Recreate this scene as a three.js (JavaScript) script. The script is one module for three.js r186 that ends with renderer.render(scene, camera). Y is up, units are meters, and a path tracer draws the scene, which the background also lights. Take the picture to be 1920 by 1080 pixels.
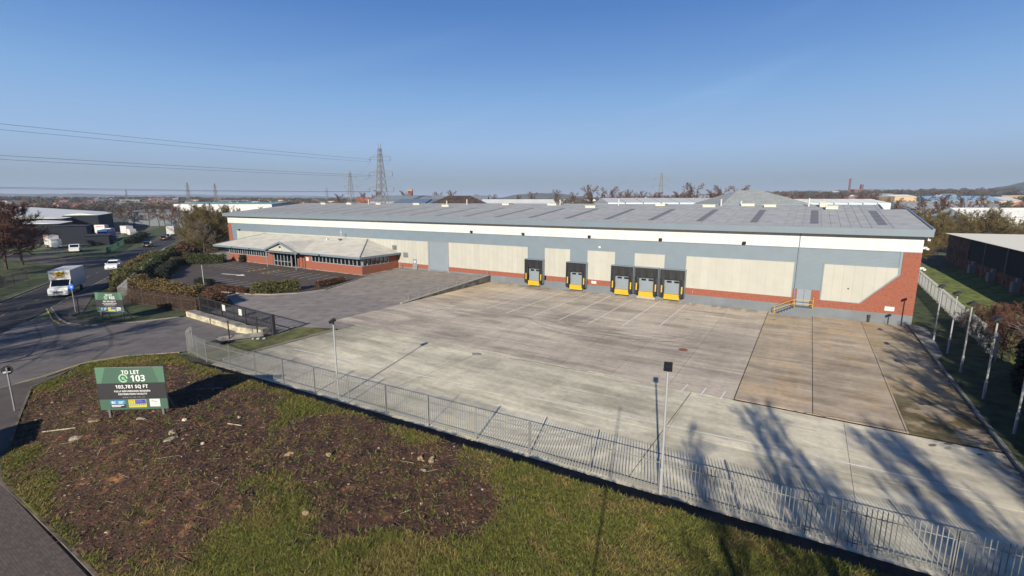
import * as THREE from 'three';
import { mergeGeometries } from 'three/addons/utils/BufferGeometryUtils.js';

// ---------------------------------------------------------------- camera, sky, sun, exposure
const scene = new THREE.Scene();
const camera = new THREE.PerspectiveCamera(62.5, 1920 / 1080, 0.3, 30000);
camera.position.set(0, 14, 68.6);
camera.rotation.order = 'YXZ';
camera.rotation.set(-0.1801, 0.556, 0);
scene.add(camera);
const renderer = new THREE.WebGLRenderer({ antialias: true });
renderer.toneMapping = THREE.LinearToneMapping;
renderer.toneMappingExposure = 1.6;
renderer.shadowMap.enabled = true;

function mulberry(a) { return () => { a |= 0; a = (a + 0x6d2b79f5) | 0; let t = Math.imul(a ^ (a >>> 15), 1 | a); t = (t + Math.imul(t ^ (t >>> 7), 61 | t)) ^ t; return ((t ^ (t >>> 14)) >>> 0) / 4294967296; }; }
const clamp = (v, a = 0, b = 1) => Math.min(b, Math.max(a, v));
const lerp = (a, b, t) => a + (b - a) * t;
const smooth = (a, b, v) => { const t = clamp((v - a) / (b - a)); return t * t * (3 - 2 * t); };
const HT = new Float32Array(65536); { const r = mulberry(77); for (let i = 0; i < 65536; i++) HT[i] = r(); }
const hash2 = (x, y) => HT[((x & 255) << 8 | (y & 255))];
function vnoise(x, y) { const xi = Math.floor(x), yi = Math.floor(y); let fx = x - xi, fy = y - yi; fx = fx * fx * (3 - 2 * fx); fy = fy * fy * (3 - 2 * fy);
  const a = hash2(xi, yi), b = hash2(xi + 1, yi), c = hash2(xi, yi + 1), d = hash2(xi + 1, yi + 1); return a + (b - a) * fx + (c - a) * fy + (a - b - c + d) * fx * fy; }
function fbm(x, y, o = 4) { let s = 0, a = 0.5, n = 0; for (let i = 0; i < o; i++) { s += a * vnoise(x, y); n += a; a *= 0.5; x = x * 2.03 + 17.3; y = y * 2.03 + 9.1; } return s / n; }

const SUN_EL = 22.5 * Math.PI / 180, SUN_AZ = 16 * Math.PI / 180;     // shadows run away from the camera, a little to the left
const sunDir = new THREE.Vector3(Math.sin(SUN_AZ) * Math.cos(SUN_EL), Math.sin(SUN_EL), Math.cos(SUN_AZ) * Math.cos(SUN_EL));
{
  const W = 1024, H = 512, data = new Float32Array(W * H * 4);
  const stops = [[-90, 0.075, 0.075, 0.075], [-2, 0.1375, 0.1625, 0.1937], [0, 0.1781, 0.2156, 0.2594], [2.4, 0.1881, 0.2381, 0.2925], [4, 0.2031, 0.2812, 0.3875], [6, 0.2075, 0.3106, 0.4656], [8.5, 0.1781, 0.2906, 0.4656], [11.3, 0.1394, 0.2612, 0.4562], [15, 0.0937, 0.1987, 0.4062], [20, 0.055, 0.1412, 0.35], [30, 0.0312, 0.0906, 0.2625], [50, 0.0175, 0.0531, 0.175], [90, 0.0112, 0.0362, 0.125]];
  for (let j = 0; j < H; j++) {
    const el = ((j + 0.5) / H - 0.5) * 180; let k = 0; while (k < stops.length - 2 && el > stops[k + 1][0]) k++;
    const t = clamp((el - stops[k][0]) / (stops[k + 1][0] - stops[k][0]));
    for (let i = 0; i < W; i++) {
      const c = [1, 2, 3].map((q) => lerp(stops[k][q], stops[k + 1][q], t));
      const a = (i + 0.5) / W * Math.PI * 2;
      // thin cirrus streaks, slanting
      const u = Math.cos(a) * 3 + el * 0.05, v = Math.sin(a) * 3 - el * 0.05;
      let ci = smooth(0.56, 0.85, fbm(u * 2.2 + el * 0.22, v * 0.9 - el * 0.10 + 9, 5)) * smooth(3, 9, el) * (1 - smooth(45, 80, el)) * 0.016;
      const o = (j * W + i) * 4; data[o] = c[0] + ci; data[o + 1] = c[1] + ci; data[o + 2] = c[2] + ci * 0.9; data[o + 3] = 1;
    }
  }
  const sky = new THREE.DataTexture(data, W, H, THREE.RGBAFormat, THREE.FloatType);
  sky.mapping = THREE.EquirectangularReflectionMapping; sky.magFilter = THREE.LinearFilter; sky.minFilter = THREE.LinearFilter; sky.wrapS = THREE.RepeatWrapping; sky.needsUpdate = true;
  scene.background = sky; scene.environment = sky;
}
const sun = new THREE.DirectionalLight(new THREE.Color(1, 0.915, 0.77), 5);
sun.position.copy(sunDir).multiplyScalar(200); sun.target.position.set(-40, 0, 20); sun.position.add(sun.target.position);
sun.castShadow = true; sun.shadow.mapSize.set(4096, 4096); sun.shadow.radius = 1;
Object.assign(sun.shadow.camera, { left: -200, right: 120, top: 120, bottom: -120, near: 1, far: 600 });
scene.add(sun, sun.target);
scene.fog = new THREE.FogExp2(new THREE.Color(0.55, 0.66, 0.85), 0.0001);

// ---------------------------------------------------------------- helpers
const used = new Map();
function numbered(n) { const k = used.get(n) || 0; used.set(n, k + 1); return k ? n + '_' + String(k).padStart(3, '0') : n; }
const shade = (o) => { o.castShadow = true; o.receiveShadow = true; return o; };
function tag(o, label, category, group, kind) { o.userData = { label, category }; if (group) o.userData.group = group; if (kind) o.userData.kind = kind; return o; }
function thing(name, label, category, [x, y, z] = [0, 0, 0], turn = 0, group) { const o = new THREE.Group(); o.name = numbered(name); scene.add(o); o.position.set(x, y, z); o.rotation.y = turn; return tag(o, label, category, group); }
// texture coordinates in metres, by the way each face points
function metreUV(g) {
  const p = g.attributes.position, n = g.attributes.normal, uv = new Float32Array(p.count * 2);
  for (let i = 0; i < p.count; i++) {
    const ax = Math.abs(n.getX(i)), ay = Math.abs(n.getY(i)), az = Math.abs(n.getZ(i)), x = p.getX(i), y = p.getY(i), z = p.getZ(i);
    if (ay >= ax && ay >= az) { uv[2 * i] = x; uv[2 * i + 1] = z; } else if (az >= ax) { uv[2 * i] = x; uv[2 * i + 1] = y; } else { uv[2 * i] = z; uv[2 * i + 1] = y; }
  }
  g.setAttribute('uv', new THREE.BufferAttribute(uv, 2)); return g;
}
function join(list) { const l = (Array.isArray(list) ? list : [list]).map((g) => { const h = g.index ? g.toNonIndexed() : g; for (const k of Object.keys(h.attributes)) if (!['position', 'normal', 'uv'].includes(k)) h.deleteAttribute(k); return h; }); return l.length === 1 ? l[0] : mergeGeometries(l); }
function part(name, geo, m, parent, keepUV) { let g = Array.isArray(geo) ? join(geo) : geo; if (!keepUV) g = metreUV(g.index ? g.toNonIndexed() : g); const o = shade(new THREE.Mesh(g, m)); o.name = parent ? name : numbered(name); (parent || scene).add(o); return o; }
function solo(name, geo, m, label, category, group, keepUV) { return tag(part(name, geo, m, null, keepUV), label, category, group); }
function struct(name, geo, m, keepUV) { const o = part(name, geo, m, null, keepUV); o.userData.kind = 'structure'; return o; }
function copyOf(o, [x, y, z], turn, label, scale = 1) { const c = o.clone(); c.name = numbered(o.name.replace(/_\d{3}$/, '')); c.userData = { ...o.userData }; if (label) c.userData.label = label; scene.add(c); c.position.set(x, y, z); c.rotation.y = turn; if (Array.isArray(scale)) c.scale.set(...scale); else c.scale.setScalar(scale); return c; }
const bx = (w, h, d, x = 0, y = 0, z = 0, ry = 0, rx = 0, rz = 0) => { const g = new THREE.BoxGeometry(w, h, d); if (rz) g.rotateZ(rz); if (rx) g.rotateX(rx); if (ry) g.rotateY(ry); return g.translate(x, y, z); };
const span = (x0, x1, y0, y1, z0, z1) => bx(x1 - x0, y1 - y0, z1 - z0, (x0 + x1) / 2, (y0 + y1) / 2, (z0 + z1) / 2);
const cy = (r0, r1, h, x = 0, y = 0, z = 0, seg = 10) => new THREE.CylinderGeometry(r1, r0, h, seg).translate(x, y + h / 2, z);
function bar(a, b, w, d = w, seg = 0) { const A = new THREE.Vector3(...a), B = new THREE.Vector3(...b), L = A.distanceTo(B); const g = seg ? new THREE.CylinderGeometry(w / 2, w / 2, L, seg) : new THREE.BoxGeometry(w, L, d); g.applyQuaternion(new THREE.Quaternion().setFromUnitVectors(new THREE.Vector3(0, 1, 0), B.clone().sub(A).normalize())); return g.translate((A.x + B.x) / 2, (A.y + B.y) / 2, (A.z + B.z) / 2); }
function prism(pts, depth, bevel = 0) { const s = new THREE.Shape(pts.map((p) => new THREE.Vector2(p[0], p[1]))); return new THREE.ExtrudeGeometry(s, { depth, bevelEnabled: bevel > 0, bevelSize: bevel, bevelThickness: bevel, bevelSegments: 2, curveSegments: 6 }); }
// flat or sloping sheet from corner points [x, z] with height fn
function sheet(pts, yf = 0, depth = 0) { const s = new THREE.Shape(pts.map((p) => new THREE.Vector2(p[0], -p[1]))); const g = depth ? new THREE.ExtrudeGeometry(s, { depth, bevelEnabled: false }) : new THREE.ShapeGeometry(s); g.rotateX(-Math.PI / 2); const p = g.attributes.position; const f = typeof yf === 'function' ? yf : () => yf; for (let i = 0; i < p.count; i++) p.setY(i, p.getY(i) - depth + f(p.getX(i), p.getZ(i))); g.computeVertexNormals(); return g; }
// free triangles
class Tri { constructor() { this.p = []; this.c = null; } t(a, b, c) { this.p.push(...a, ...b, ...c); } q(a, b, c, d) { this.t(a, b, c); this.t(a, c, d); } geo() { const g = new THREE.BufferGeometry(); g.setAttribute('position', new THREE.Float32BufferAttribute(this.p, 3)); g.computeVertexNormals(); g.setAttribute('uv', new THREE.Float32BufferAttribute(new Float32Array(this.p.length / 3 * 2), 2)); return g; } }

// ---------------------------------------------------------------- textures and materials
function dataTex(w, h, f, { srgb = false, repeat } = {}) { const d = new Uint8Array(w * h * 4); for (let j = 0; j < h; j++) for (let i = 0; i < w; i++) { const v = f(i, j), o = (j * w + i) * 4; if (typeof v === 'number') { d[o] = d[o + 1] = d[o + 2] = clamp(v) * 255; } else { d[o] = clamp(v[0]) * 255; d[o + 1] = clamp(v[1]) * 255; d[o + 2] = clamp(v[2]) * 255; } d[o + 3] = 255; }
  const t = new THREE.DataTexture(d, w, h); t.wrapS = t.wrapT = THREE.RepeatWrapping; t.magFilter = THREE.LinearFilter; t.minFilter = THREE.LinearMipmapLinearFilter; t.generateMipmaps = true; if (srgb) t.colorSpace = THREE.SRGBColorSpace; if (repeat) t.repeat.set(1 / repeat[0], 1 / repeat[1]); t.needsUpdate = true; return t; }
// tileable mottled grain around white, contrast k
const tileN = (i, j, n, s, o) => { const u = i / n, v = j / n, a = (x, y) => fbm(x * s, y * s, o); const wx = smooth(0.75, 1, u), wy = smooth(0.75, 1, v); return lerp(lerp(a(u, v), a(u - 1, v), wx), lerp(a(u, v - 1), a(u - 1, v - 1), wx), wy); };
const grain = (k, coarse, fine, size, seed = 0) => dataTex(256, 256, (i, j) => { const a = tileN(i, j, 256, coarse, 4) - 0.5, b = hash2(i * 7 + seed, j * 13) - 0.5; return 0.82 + k * a * 1.6 + fine * b; }, { srgb: true, repeat: [size, size] });
const gSoft = grain(0.12, 6, 0.05, 7), gAsph = grain(0.17, 9, 0.20, 9), gEarth = grain(0.6, 14, 0.3, 11), gMetal = grain(0.03, 5, 0.012, 5), gBark = grain(0.5, 20, 0.3, 2);
const bumpFine = dataTex(256, 256, (i, j) => tileN(i, j, 256, 30, 3) * 0.7 + hash2(i, j) * 0.3, { repeat: [3, 3] });
const ribs = (n, size, duty = 0.3) => dataTex(128, 4, (i) => { const t = (i / 128 * n) % 1; return t < duty ? smooth(0, duty * 0.35, t) * (1 - smooth(duty * 0.65, duty, t)) : 0; }, { repeat: [size, 1] });
const ribsH = (n, size) => { const t = dataTex(4, 128, (i, j) => { const q = (j / 128 * n) % 1; return 0.5 + 0.5 * Math.sin(q * Math.PI * 2); }, { repeat: [1, size] }); return t; };
const ribV = ribs(4, 1.0), ribRoof = ribs(3, 1.0, 0.22), ribWave = ribsH(4, 0.6);
// r, g, b are linear base colours
const M = (r, g, b, rough = 0.8, o = {}) => new THREE.MeshStandardMaterial({ color: new THREE.Color().setRGB(r, g, b), roughness: rough, ...o });
const brickTex = (() => { const W = 512, H = 512, c = document.createElement('canvas'); c.width = W; c.height = H; const x = c.getContext('2d'); x.fillStyle = 'rgb(172,140,122)'; x.fillRect(0, 0, W, H); const r = mulberry(5); const nx = 10, ny = 30, w = W / nx, h = H / ny;
  for (let j = 0; j < ny; j++) for (let i = -1; i < nx; i++) { const k = r(), q = 0.93 + 0.14 * r(); x.fillStyle = k < 0.06 ? `rgb(${140 * q | 0},${72 * q | 0},${54 * q | 0})` : `rgb(${176 * q | 0},${86 * q | 0},${58 * q | 0})`; x.fillRect(i * w + (j % 2) * w / 2 + 1.5, j * h + 1.2, w - 3, h - 2.4); }
  const t = new THREE.CanvasTexture(c); t.colorSpace = THREE.SRGBColorSpace; t.wrapS = t.wrapT = THREE.RepeatWrapping; t.repeat.set(1 / 2.25, 1 / 2.25); return t; })();
const m = {
  white: M(.80, .79, .755, .55, { map: gMetal, bumpMap: ribV, bumpScale: .006 }), ivory: M(.535, .525, .46, .6, { map: gMetal, bumpMap: ribV, bumpScale: .006 }),
  blue: M(.205, .265, .315, .55, { map: gMetal, bumpMap: ribWave, bumpScale: .005 }), blueFlat: M(.20, .26, .31, .5, { map: gMetal }), trim: M(.24, .30, .35, .5, { map: gMetal }),
  roof: M(.475, .49, .495, .85, { map: gSoft, bumpMap: ribRoof, bumpScale: .008 }), rooflight: M(.25, .25, .255, .6, { map: gSoft, bumpMap: ribRoof, bumpScale: .008 }), vent: M(.70, .68, .58, .6, { map: gMetal }),
  officeRoof: M(.72, .69, .60, .7, { map: gSoft, bumpMap: ribRoof, bumpScale: .006 }), brick: M(.50, .54, .57, .85, { map: brickTex, bumpMap: bumpFine, bumpScale: .004 }),
  plinth: M(.19, .215, .24, .75, { map: gSoft }), door: M(.27, .32, .365, .5, { map: gMetal }), glass: new THREE.MeshPhysicalMaterial({ color: 0x05070a, roughness: .06, clearcoat: 1 }),
  frame: M(.24, .27, .30, .45), black: M(.018, .018, .02, .75), rubber: M(.02, .02, .022, .9), curtain: M(.007, .007, .008, .55), yellow: M(.72, .45, .02, .5, { map: gMetal }),
  concrete: M(.47, .45, .40, .9, { map: gSoft, bumpMap: bumpFine, bumpScale: .006 }), concreteDark: M(.26, .25, .22, .92, { map: gEarth, bumpMap: bumpFine, bumpScale: .006 }), kerb: M(.33, .30, .25, .9, { map: gSoft }),
  asphalt: M(.030, .028, .029, .88, { map: gAsph, bumpMap: bumpFine, bumpScale: .006 }), tarmac: M(.185, .163, .150, .9, { map: gAsph, bumpMap: bumpFine, bumpScale: .006 }), carpark: M(.085, .064, .053, .9, { map: gAsph, bumpMap: bumpFine, bumpScale: .006 }), footway: M(.115, .094, .078, .9, { map: gAsph }),
  grass: M(.060, .080, .018, .95, { map: gEarth, bumpMap: bumpFine, bumpScale: .03 }), grassDry: M(.13, .135, .03, .95, { map: gEarth, bumpMap: bumpFine, bumpScale: .03 }), lawn: M(.16, .20, .03, .95, { map: gEarth, bumpMap: bumpFine, bumpScale: .02 }), soil: M(.055, .042, .030, .97, { map: gEarth, bumpMap: bumpFine, bumpScale: .03 }),
  paintWhite: M(1, .98, .94, .8, { map: gSoft }), paintYellow: M(.72, .55, .12, .8, { map: gAsph }), paintWorn: M(.42, .37, .22, .85, { map: gEarth }),
  pole: M(.43, .445, .45, .5, { map: gMetal }), galv: M(.33, .335, .325, .5, { metalness: .15, map: gMetal }), galvDull: M(.36, .37, .37, .6, { metalness: .2, map: gMetal }), steel: M(.10, .10, .10, .5), lampHead: M(.012, .012, .013, .5), stone: M(.52, .46, .33, .92, { map: gEarth, bumpMap: bumpFine, bumpScale: .02 }),
  bark: M(.085, .062, .045, .95, { map: gBark }), barkPale: M(.42, .37, .32, .9, { map: gBark }), twigBrown: M(.105, .062, .045, .95), twigRed: M(.095, .040, .028, .95), twigOlive: M(.098, .074, .026, .95), twigGrey: M(.12, .10, .085, .95),
  leafGreen: M(.050, .062, .016, .85), leafDark: M(.016, .022, .010, .85), leafOlive: M(.085, .080, .022, .88), leafBrown: M(.085, .040, .020, .92), leafYellow: M(.115, .080, .026, .9),
  carWhite: new THREE.MeshPhysicalMaterial({ color: 0xd8d8d6, roughness: .35, clearcoat: .8, clearcoatRoughness: .1 }), carDark: new THREE.MeshPhysicalMaterial({ color: 0x0b0b0d, roughness: .35, clearcoat: .8 }), carNavy: new THREE.MeshPhysicalMaterial({ color: 0x14161d, roughness: .35, clearcoat: .8 }), greyVan: M(.30, .33, .36, .5), lampRed: M(.35, .02, .015, .3), lampClear: M(.7, .7, .7, .15), plateW: M(.75, .75, .72, .5), plateY: M(.75, .55, .08, .5),
  blueP: M(.035, .11, .42, .55, { map: gMetal }), redP: M(.50, .05, .02, .5), whiteP: M(.74, .74, .72, .5, { map: gMetal }), greenF: M(.012, .07, .04, .6), signBlue: M(.02, .13, .55, .4), navy: M(.02, .025, .09, .5),
  roofCream: M(.74, .69, .56, .65), roofPale: M(1, 1, .93, .6, { map: gSoft }), shedDark: M(.012, .015, .024, .95), shedGrey: M(.30, .33, .36, .6, { map: gMetal }), brickFar: M(.20, .085, .062, .9, { map: gEarth }), tileFar: M(.11, .06, .045, .95), teal: M(.12, .32, .34, .6), sand: M(.45, .31, .17, .8), slate: M(.12, .13, .14, .8), brownRoof: M(.07, .045, .032, .9, { map: gEarth }), wood: M(.33, .24, .14, .9, { map: gBark }), woodPale: M(.36, .31, .23, .9, { map: gBark }),
};
// ---------------------------------------------------------------- ground, roads and yard
const zF = (x) => 46.65 - 0.043 * (x - 3);                 // fence line at the near edge of the yard
const ramp = (x, z) => 0.9 * clamp(1 - z / 22);            // the ground climbs to the floor level of the building
const KX = 10.66;                                          // right-hand kerb of the yard
const rd = (t, n) => [-95.5 + 0.866 * t + 0.5 * n, 51.2 + 0.5 * t - 0.866 * n];   // along and across the public road
{
  // far ground: fields, gardens and estates in a patchwork
  const N = 96, S = 9000, g = new THREE.PlaneGeometry(S * 2, S * 2, N, N); g.rotateX(-Math.PI / 2); g.translate(-40, -0.06, -1500);
  const t = dataTex(512, 512, (i, j) => { const a = fbm(i / 9, j / 9, 4), b = fbm(i / 3 + 40, j / 3, 3); const k = b > 0.55 ? [.36, .40, .24] : a > 0.5 ? [.33, .31, .25] : [.40, .38, .33]; const q = 0.8 + 0.4 * a; return [k[0] * q, k[1] * q, k[2] * q]; }, { srgb: true, repeat: [700, 700] });
  struct('ground', g, M(.85, .85, .85, .95, { map: t }));
}
{ // the public road, its kerbs, footway and verges
  struct('road', sheet([rd(-260, 0), rd(90, 0), rd(90, 7.6), rd(-260, 7.6)], 0), m.asphalt);
  struct('road_junction', sheet([rd(-64, .02), rd(-38, .02), [-136, 33.2], [-152, 33.4], [-205, 43], [-208, 36], [-165, 27.5], [-156, 22]], 0.004), m.footway);
  struct('entrance_road', sheet([rd(16, 7.58), [-73, 50.6], [-68.8, 49.6], [-66.2, 46.1], [-64.6, 41.8], [-64.6, 38.5], [-47.2, 38.5], [-47.4, 41.2], [-48.4, 46.2], [-49.3, 48.6], [-51.7, 51.5], [-52.7, 54.5], [-51.2, 57.6], rd(48, 7.58)], 0.006), m.tarmac);
  struct('footway', sheet([[-51.2, 57.6], [-52.5, 54.9], [-50.4, 57.2], [-49.2, 58.8], [-42.8, 60.9], [-36.6, 63.0], [-33.5, 63.72], [-17, 63.6], [-12, 69], [-25, 74], rd(56, 7.75), rd(48, 7.75)], 0.02), m.footway);
  struct('footway', sheet([rd(-250, 7.7), rd(10, 7.7), [-76.6, 48.9], [-78.2, 47.2], rd(-2, 9.9), rd(-250, 9.9)], 0.09), m.footway);
  struct('verge', sheet([rd(-36, -.15), rd(90, -.15), rd(90, -30), [-160, 60], [-205, 44], [-152, 34], [-137, 33.9]], 0.08), m.grass);
  struct('verge', sheet([rd(-62, -.15), rd(-66, -9), rd(-75, -15), rd(-235, -14), rd(-235, -.15)], 0.08), m.grass);
  struct('verge', sheet([[-78.0, 47.3], [-76.4, 48.7], [-70, 48.2], [-66.6, 45.8], [-64.8, 41.8], [-64.8, 40.2], [-81, 42], rd(-8, 10), rd(-2, 10)], 0.05), m.grass);
  struct('verge', sheet([rd(-250, 9.95), rd(-8, 9.95), [-81, 42], [-64.9, 40], [-66, 34.5], [-78, 30], [-99, 33], [-116, 24], [-128, 10], [-150, -8], [-240, -60]], 0.03), m.soil);
  const kl = [], kr = [];
  for (let t = -230; t < 88; t += 2.0) { const a = rd(t + 1, -.07), ang = -Math.atan2(.5, .866); if (t < -64 || t > -30) kl.push(bx(1.97, .26, .14, a[0], .0, a[1], ang)); const b = rd(t + 1, 7.67); if (t < 8) kr.push(bx(1.97, .26, .14, b[0], .0, b[1], ang)); }
  part('kerb', kl, m.kerb).userData.kind = 'structure'; part('kerb', kr, m.kerb).userData.kind = 'structure';
  // bellmouth kerbs round the entrance
  const curve = (pts, name, mt = m.kerb) => { const l = []; for (let i = 0; i + 1 < pts.length; i++) { const [a, b] = [pts[i], pts[i + 1]], L = Math.hypot(b[0] - a[0], b[1] - a[1]), n = Math.max(1, Math.round(L / .95)); for (let k = 0; k < n; k++) { const u = (k + .5) / n; l.push(bx(L / n - .02, .2, .13, lerp(a[0], b[0], u), .0, lerp(a[1], b[1], u), -Math.atan2(b[1] - a[1], b[0] - a[0]))); } } part(name, l, mt).userData.kind = 'structure'; };
  curve([rd(8, 7.67), [-76.5, 50.0], [-72.6, 50.3], [-69, 49.3], [-66.4, 45.9], [-64.8, 41.9]], 'kerb');
  curve([[-49.2, 48.7], [-51.8, 51.5], [-52.8, 54.4], [-51.3, 57.5], rd(48, 7.67), rd(70, 7.67)], 'kerb');
  // edging between grass bank and footway
  curve([[-52.6, 54.9], [-50.4, 57.25], [-49.2, 58.85], [-45.4, 60.1], [-42.8, 60.95], [-38.8, 62.2], [-36.6, 63.05], [-33.5, 63.68], [-29, 63.6], [-25, 63.55], [-12, 63.5]], 'path_edging', M(.16, .13, .09, .9, { map: gEarth }));
  // painted lines
  const strip = (t0, t1, n, w, y = .008) => sheet([rd(t0, n - w / 2), rd(t1, n - w / 2), rd(t1, n + w / 2), rd(t0, n + w / 2)], y);
  const dash = []; for (let t = -200; t < 60; t += 6) dash.push(strip(t, t + 2.2, 3.8, .13)); struct('lane_marking', dash, m.paintWorn);
  struct('edge_marking', [strip(-200, -64, .35, .1), strip(-30, 60, .35, .1), strip(-200, 4, 7.2, .1)], m.paintWorn);
  const yl = (pts) => pts.slice(1).map((b, i) => { const a = pts[i], L = Math.hypot(b[0] - a[0], b[1] - a[1]), nx = -(b[1] - a[1]) / L * .07, nz = (b[0] - a[0]) / L * .07; return sheet([[a[0] + nx, a[1] + nz], [b[0] + nx, b[1] + nz], [b[0] - nx, b[1] - nz], [a[0] - nx, a[1] - nz]], .012); });
  struct('edge_marking', [...yl([rd(8, 7.2), [-76.6, 50.6], [-72.4, 50.9], [-68.6, 49.8]]), ...yl([[-52.4, 51.6], [-53.3, 54.3], [-51.8, 57.9], rd(50, 7.2)])], m.paintYellow);
  // patched trench strips across the mouth of the entrance
  const seam = (pts, w) => pts.slice(1).map((b, i) => { const a = pts[i], L = Math.hypot(b[0] - a[0], b[1] - a[1]), nx = -(b[1] - a[1]) / L * w, nz = (b[0] - a[0]) / L * w; return sheet([[a[0] + nx, a[1] + nz], [b[0] + nx, b[1] + nz], [b[0] - nx, b[1] - nz], [a[0] - nx, a[1] - nz]], .010 + i * .0004); });
  struct('asphalt_patch', [...seam([[-67.6, 48.4], [-62, 49.6], [-57, 51.4], [-53.0, 54.2]], .15), ...seam([[-75.5, 50.8], [-68, 52.2], [-61, 54.6], [-55.5, 58.4]], .17), ...seam([[-74.5, 52.6], [-67, 53.9], [-60.6, 56.2], [-56.5, 59.5]], .08)], M(.12, .105, .098, .9, { map: gAsph }));
  struct('soil_strip', sheet([[-48.5, 48.6], [12, zF(12) + .1], [12, zF(12) + 2.2], [-48.5, 49.4]], -.03), m.soil);
}
{ // block paving of the near footway: small concrete blocks, too many to count
  const g = new THREE.BoxGeometry(.196, .06, .096), pm = M(.145, .112, .094, .92, { map: gAsph }); const spots = []; const r = mulberry(31);
  for (let z = 63.78; z < 68.5; z += .1) for (let x = -44 + ((Math.round(z * 10) % 2) ? .1 : 0); x < -17; x += .2) { if (x < -33.4 && z < 63.78 + (-33.4 - x) * .02) continue; spots.push([x, z]); }
  const im = new THREE.InstancedMesh(g, pm, spots.length), q = new THREE.Matrix4(), c = new THREE.Color();
  spots.forEach(([x, z], i) => { q.makeTranslation(x, .03 + r() * .004, z); im.setMatrixAt(i, q); const k = .8 + .4 * r(); im.setColorAt(i, c.setRGB(k, k * (.97 + .06 * r()), k)); });
  im.name = 'paving_blocks'; shade(im); scene.add(im); tag(im, 'brown block paving of the footway in the near left corner', 'paving', null, 'stuff');
}
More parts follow.
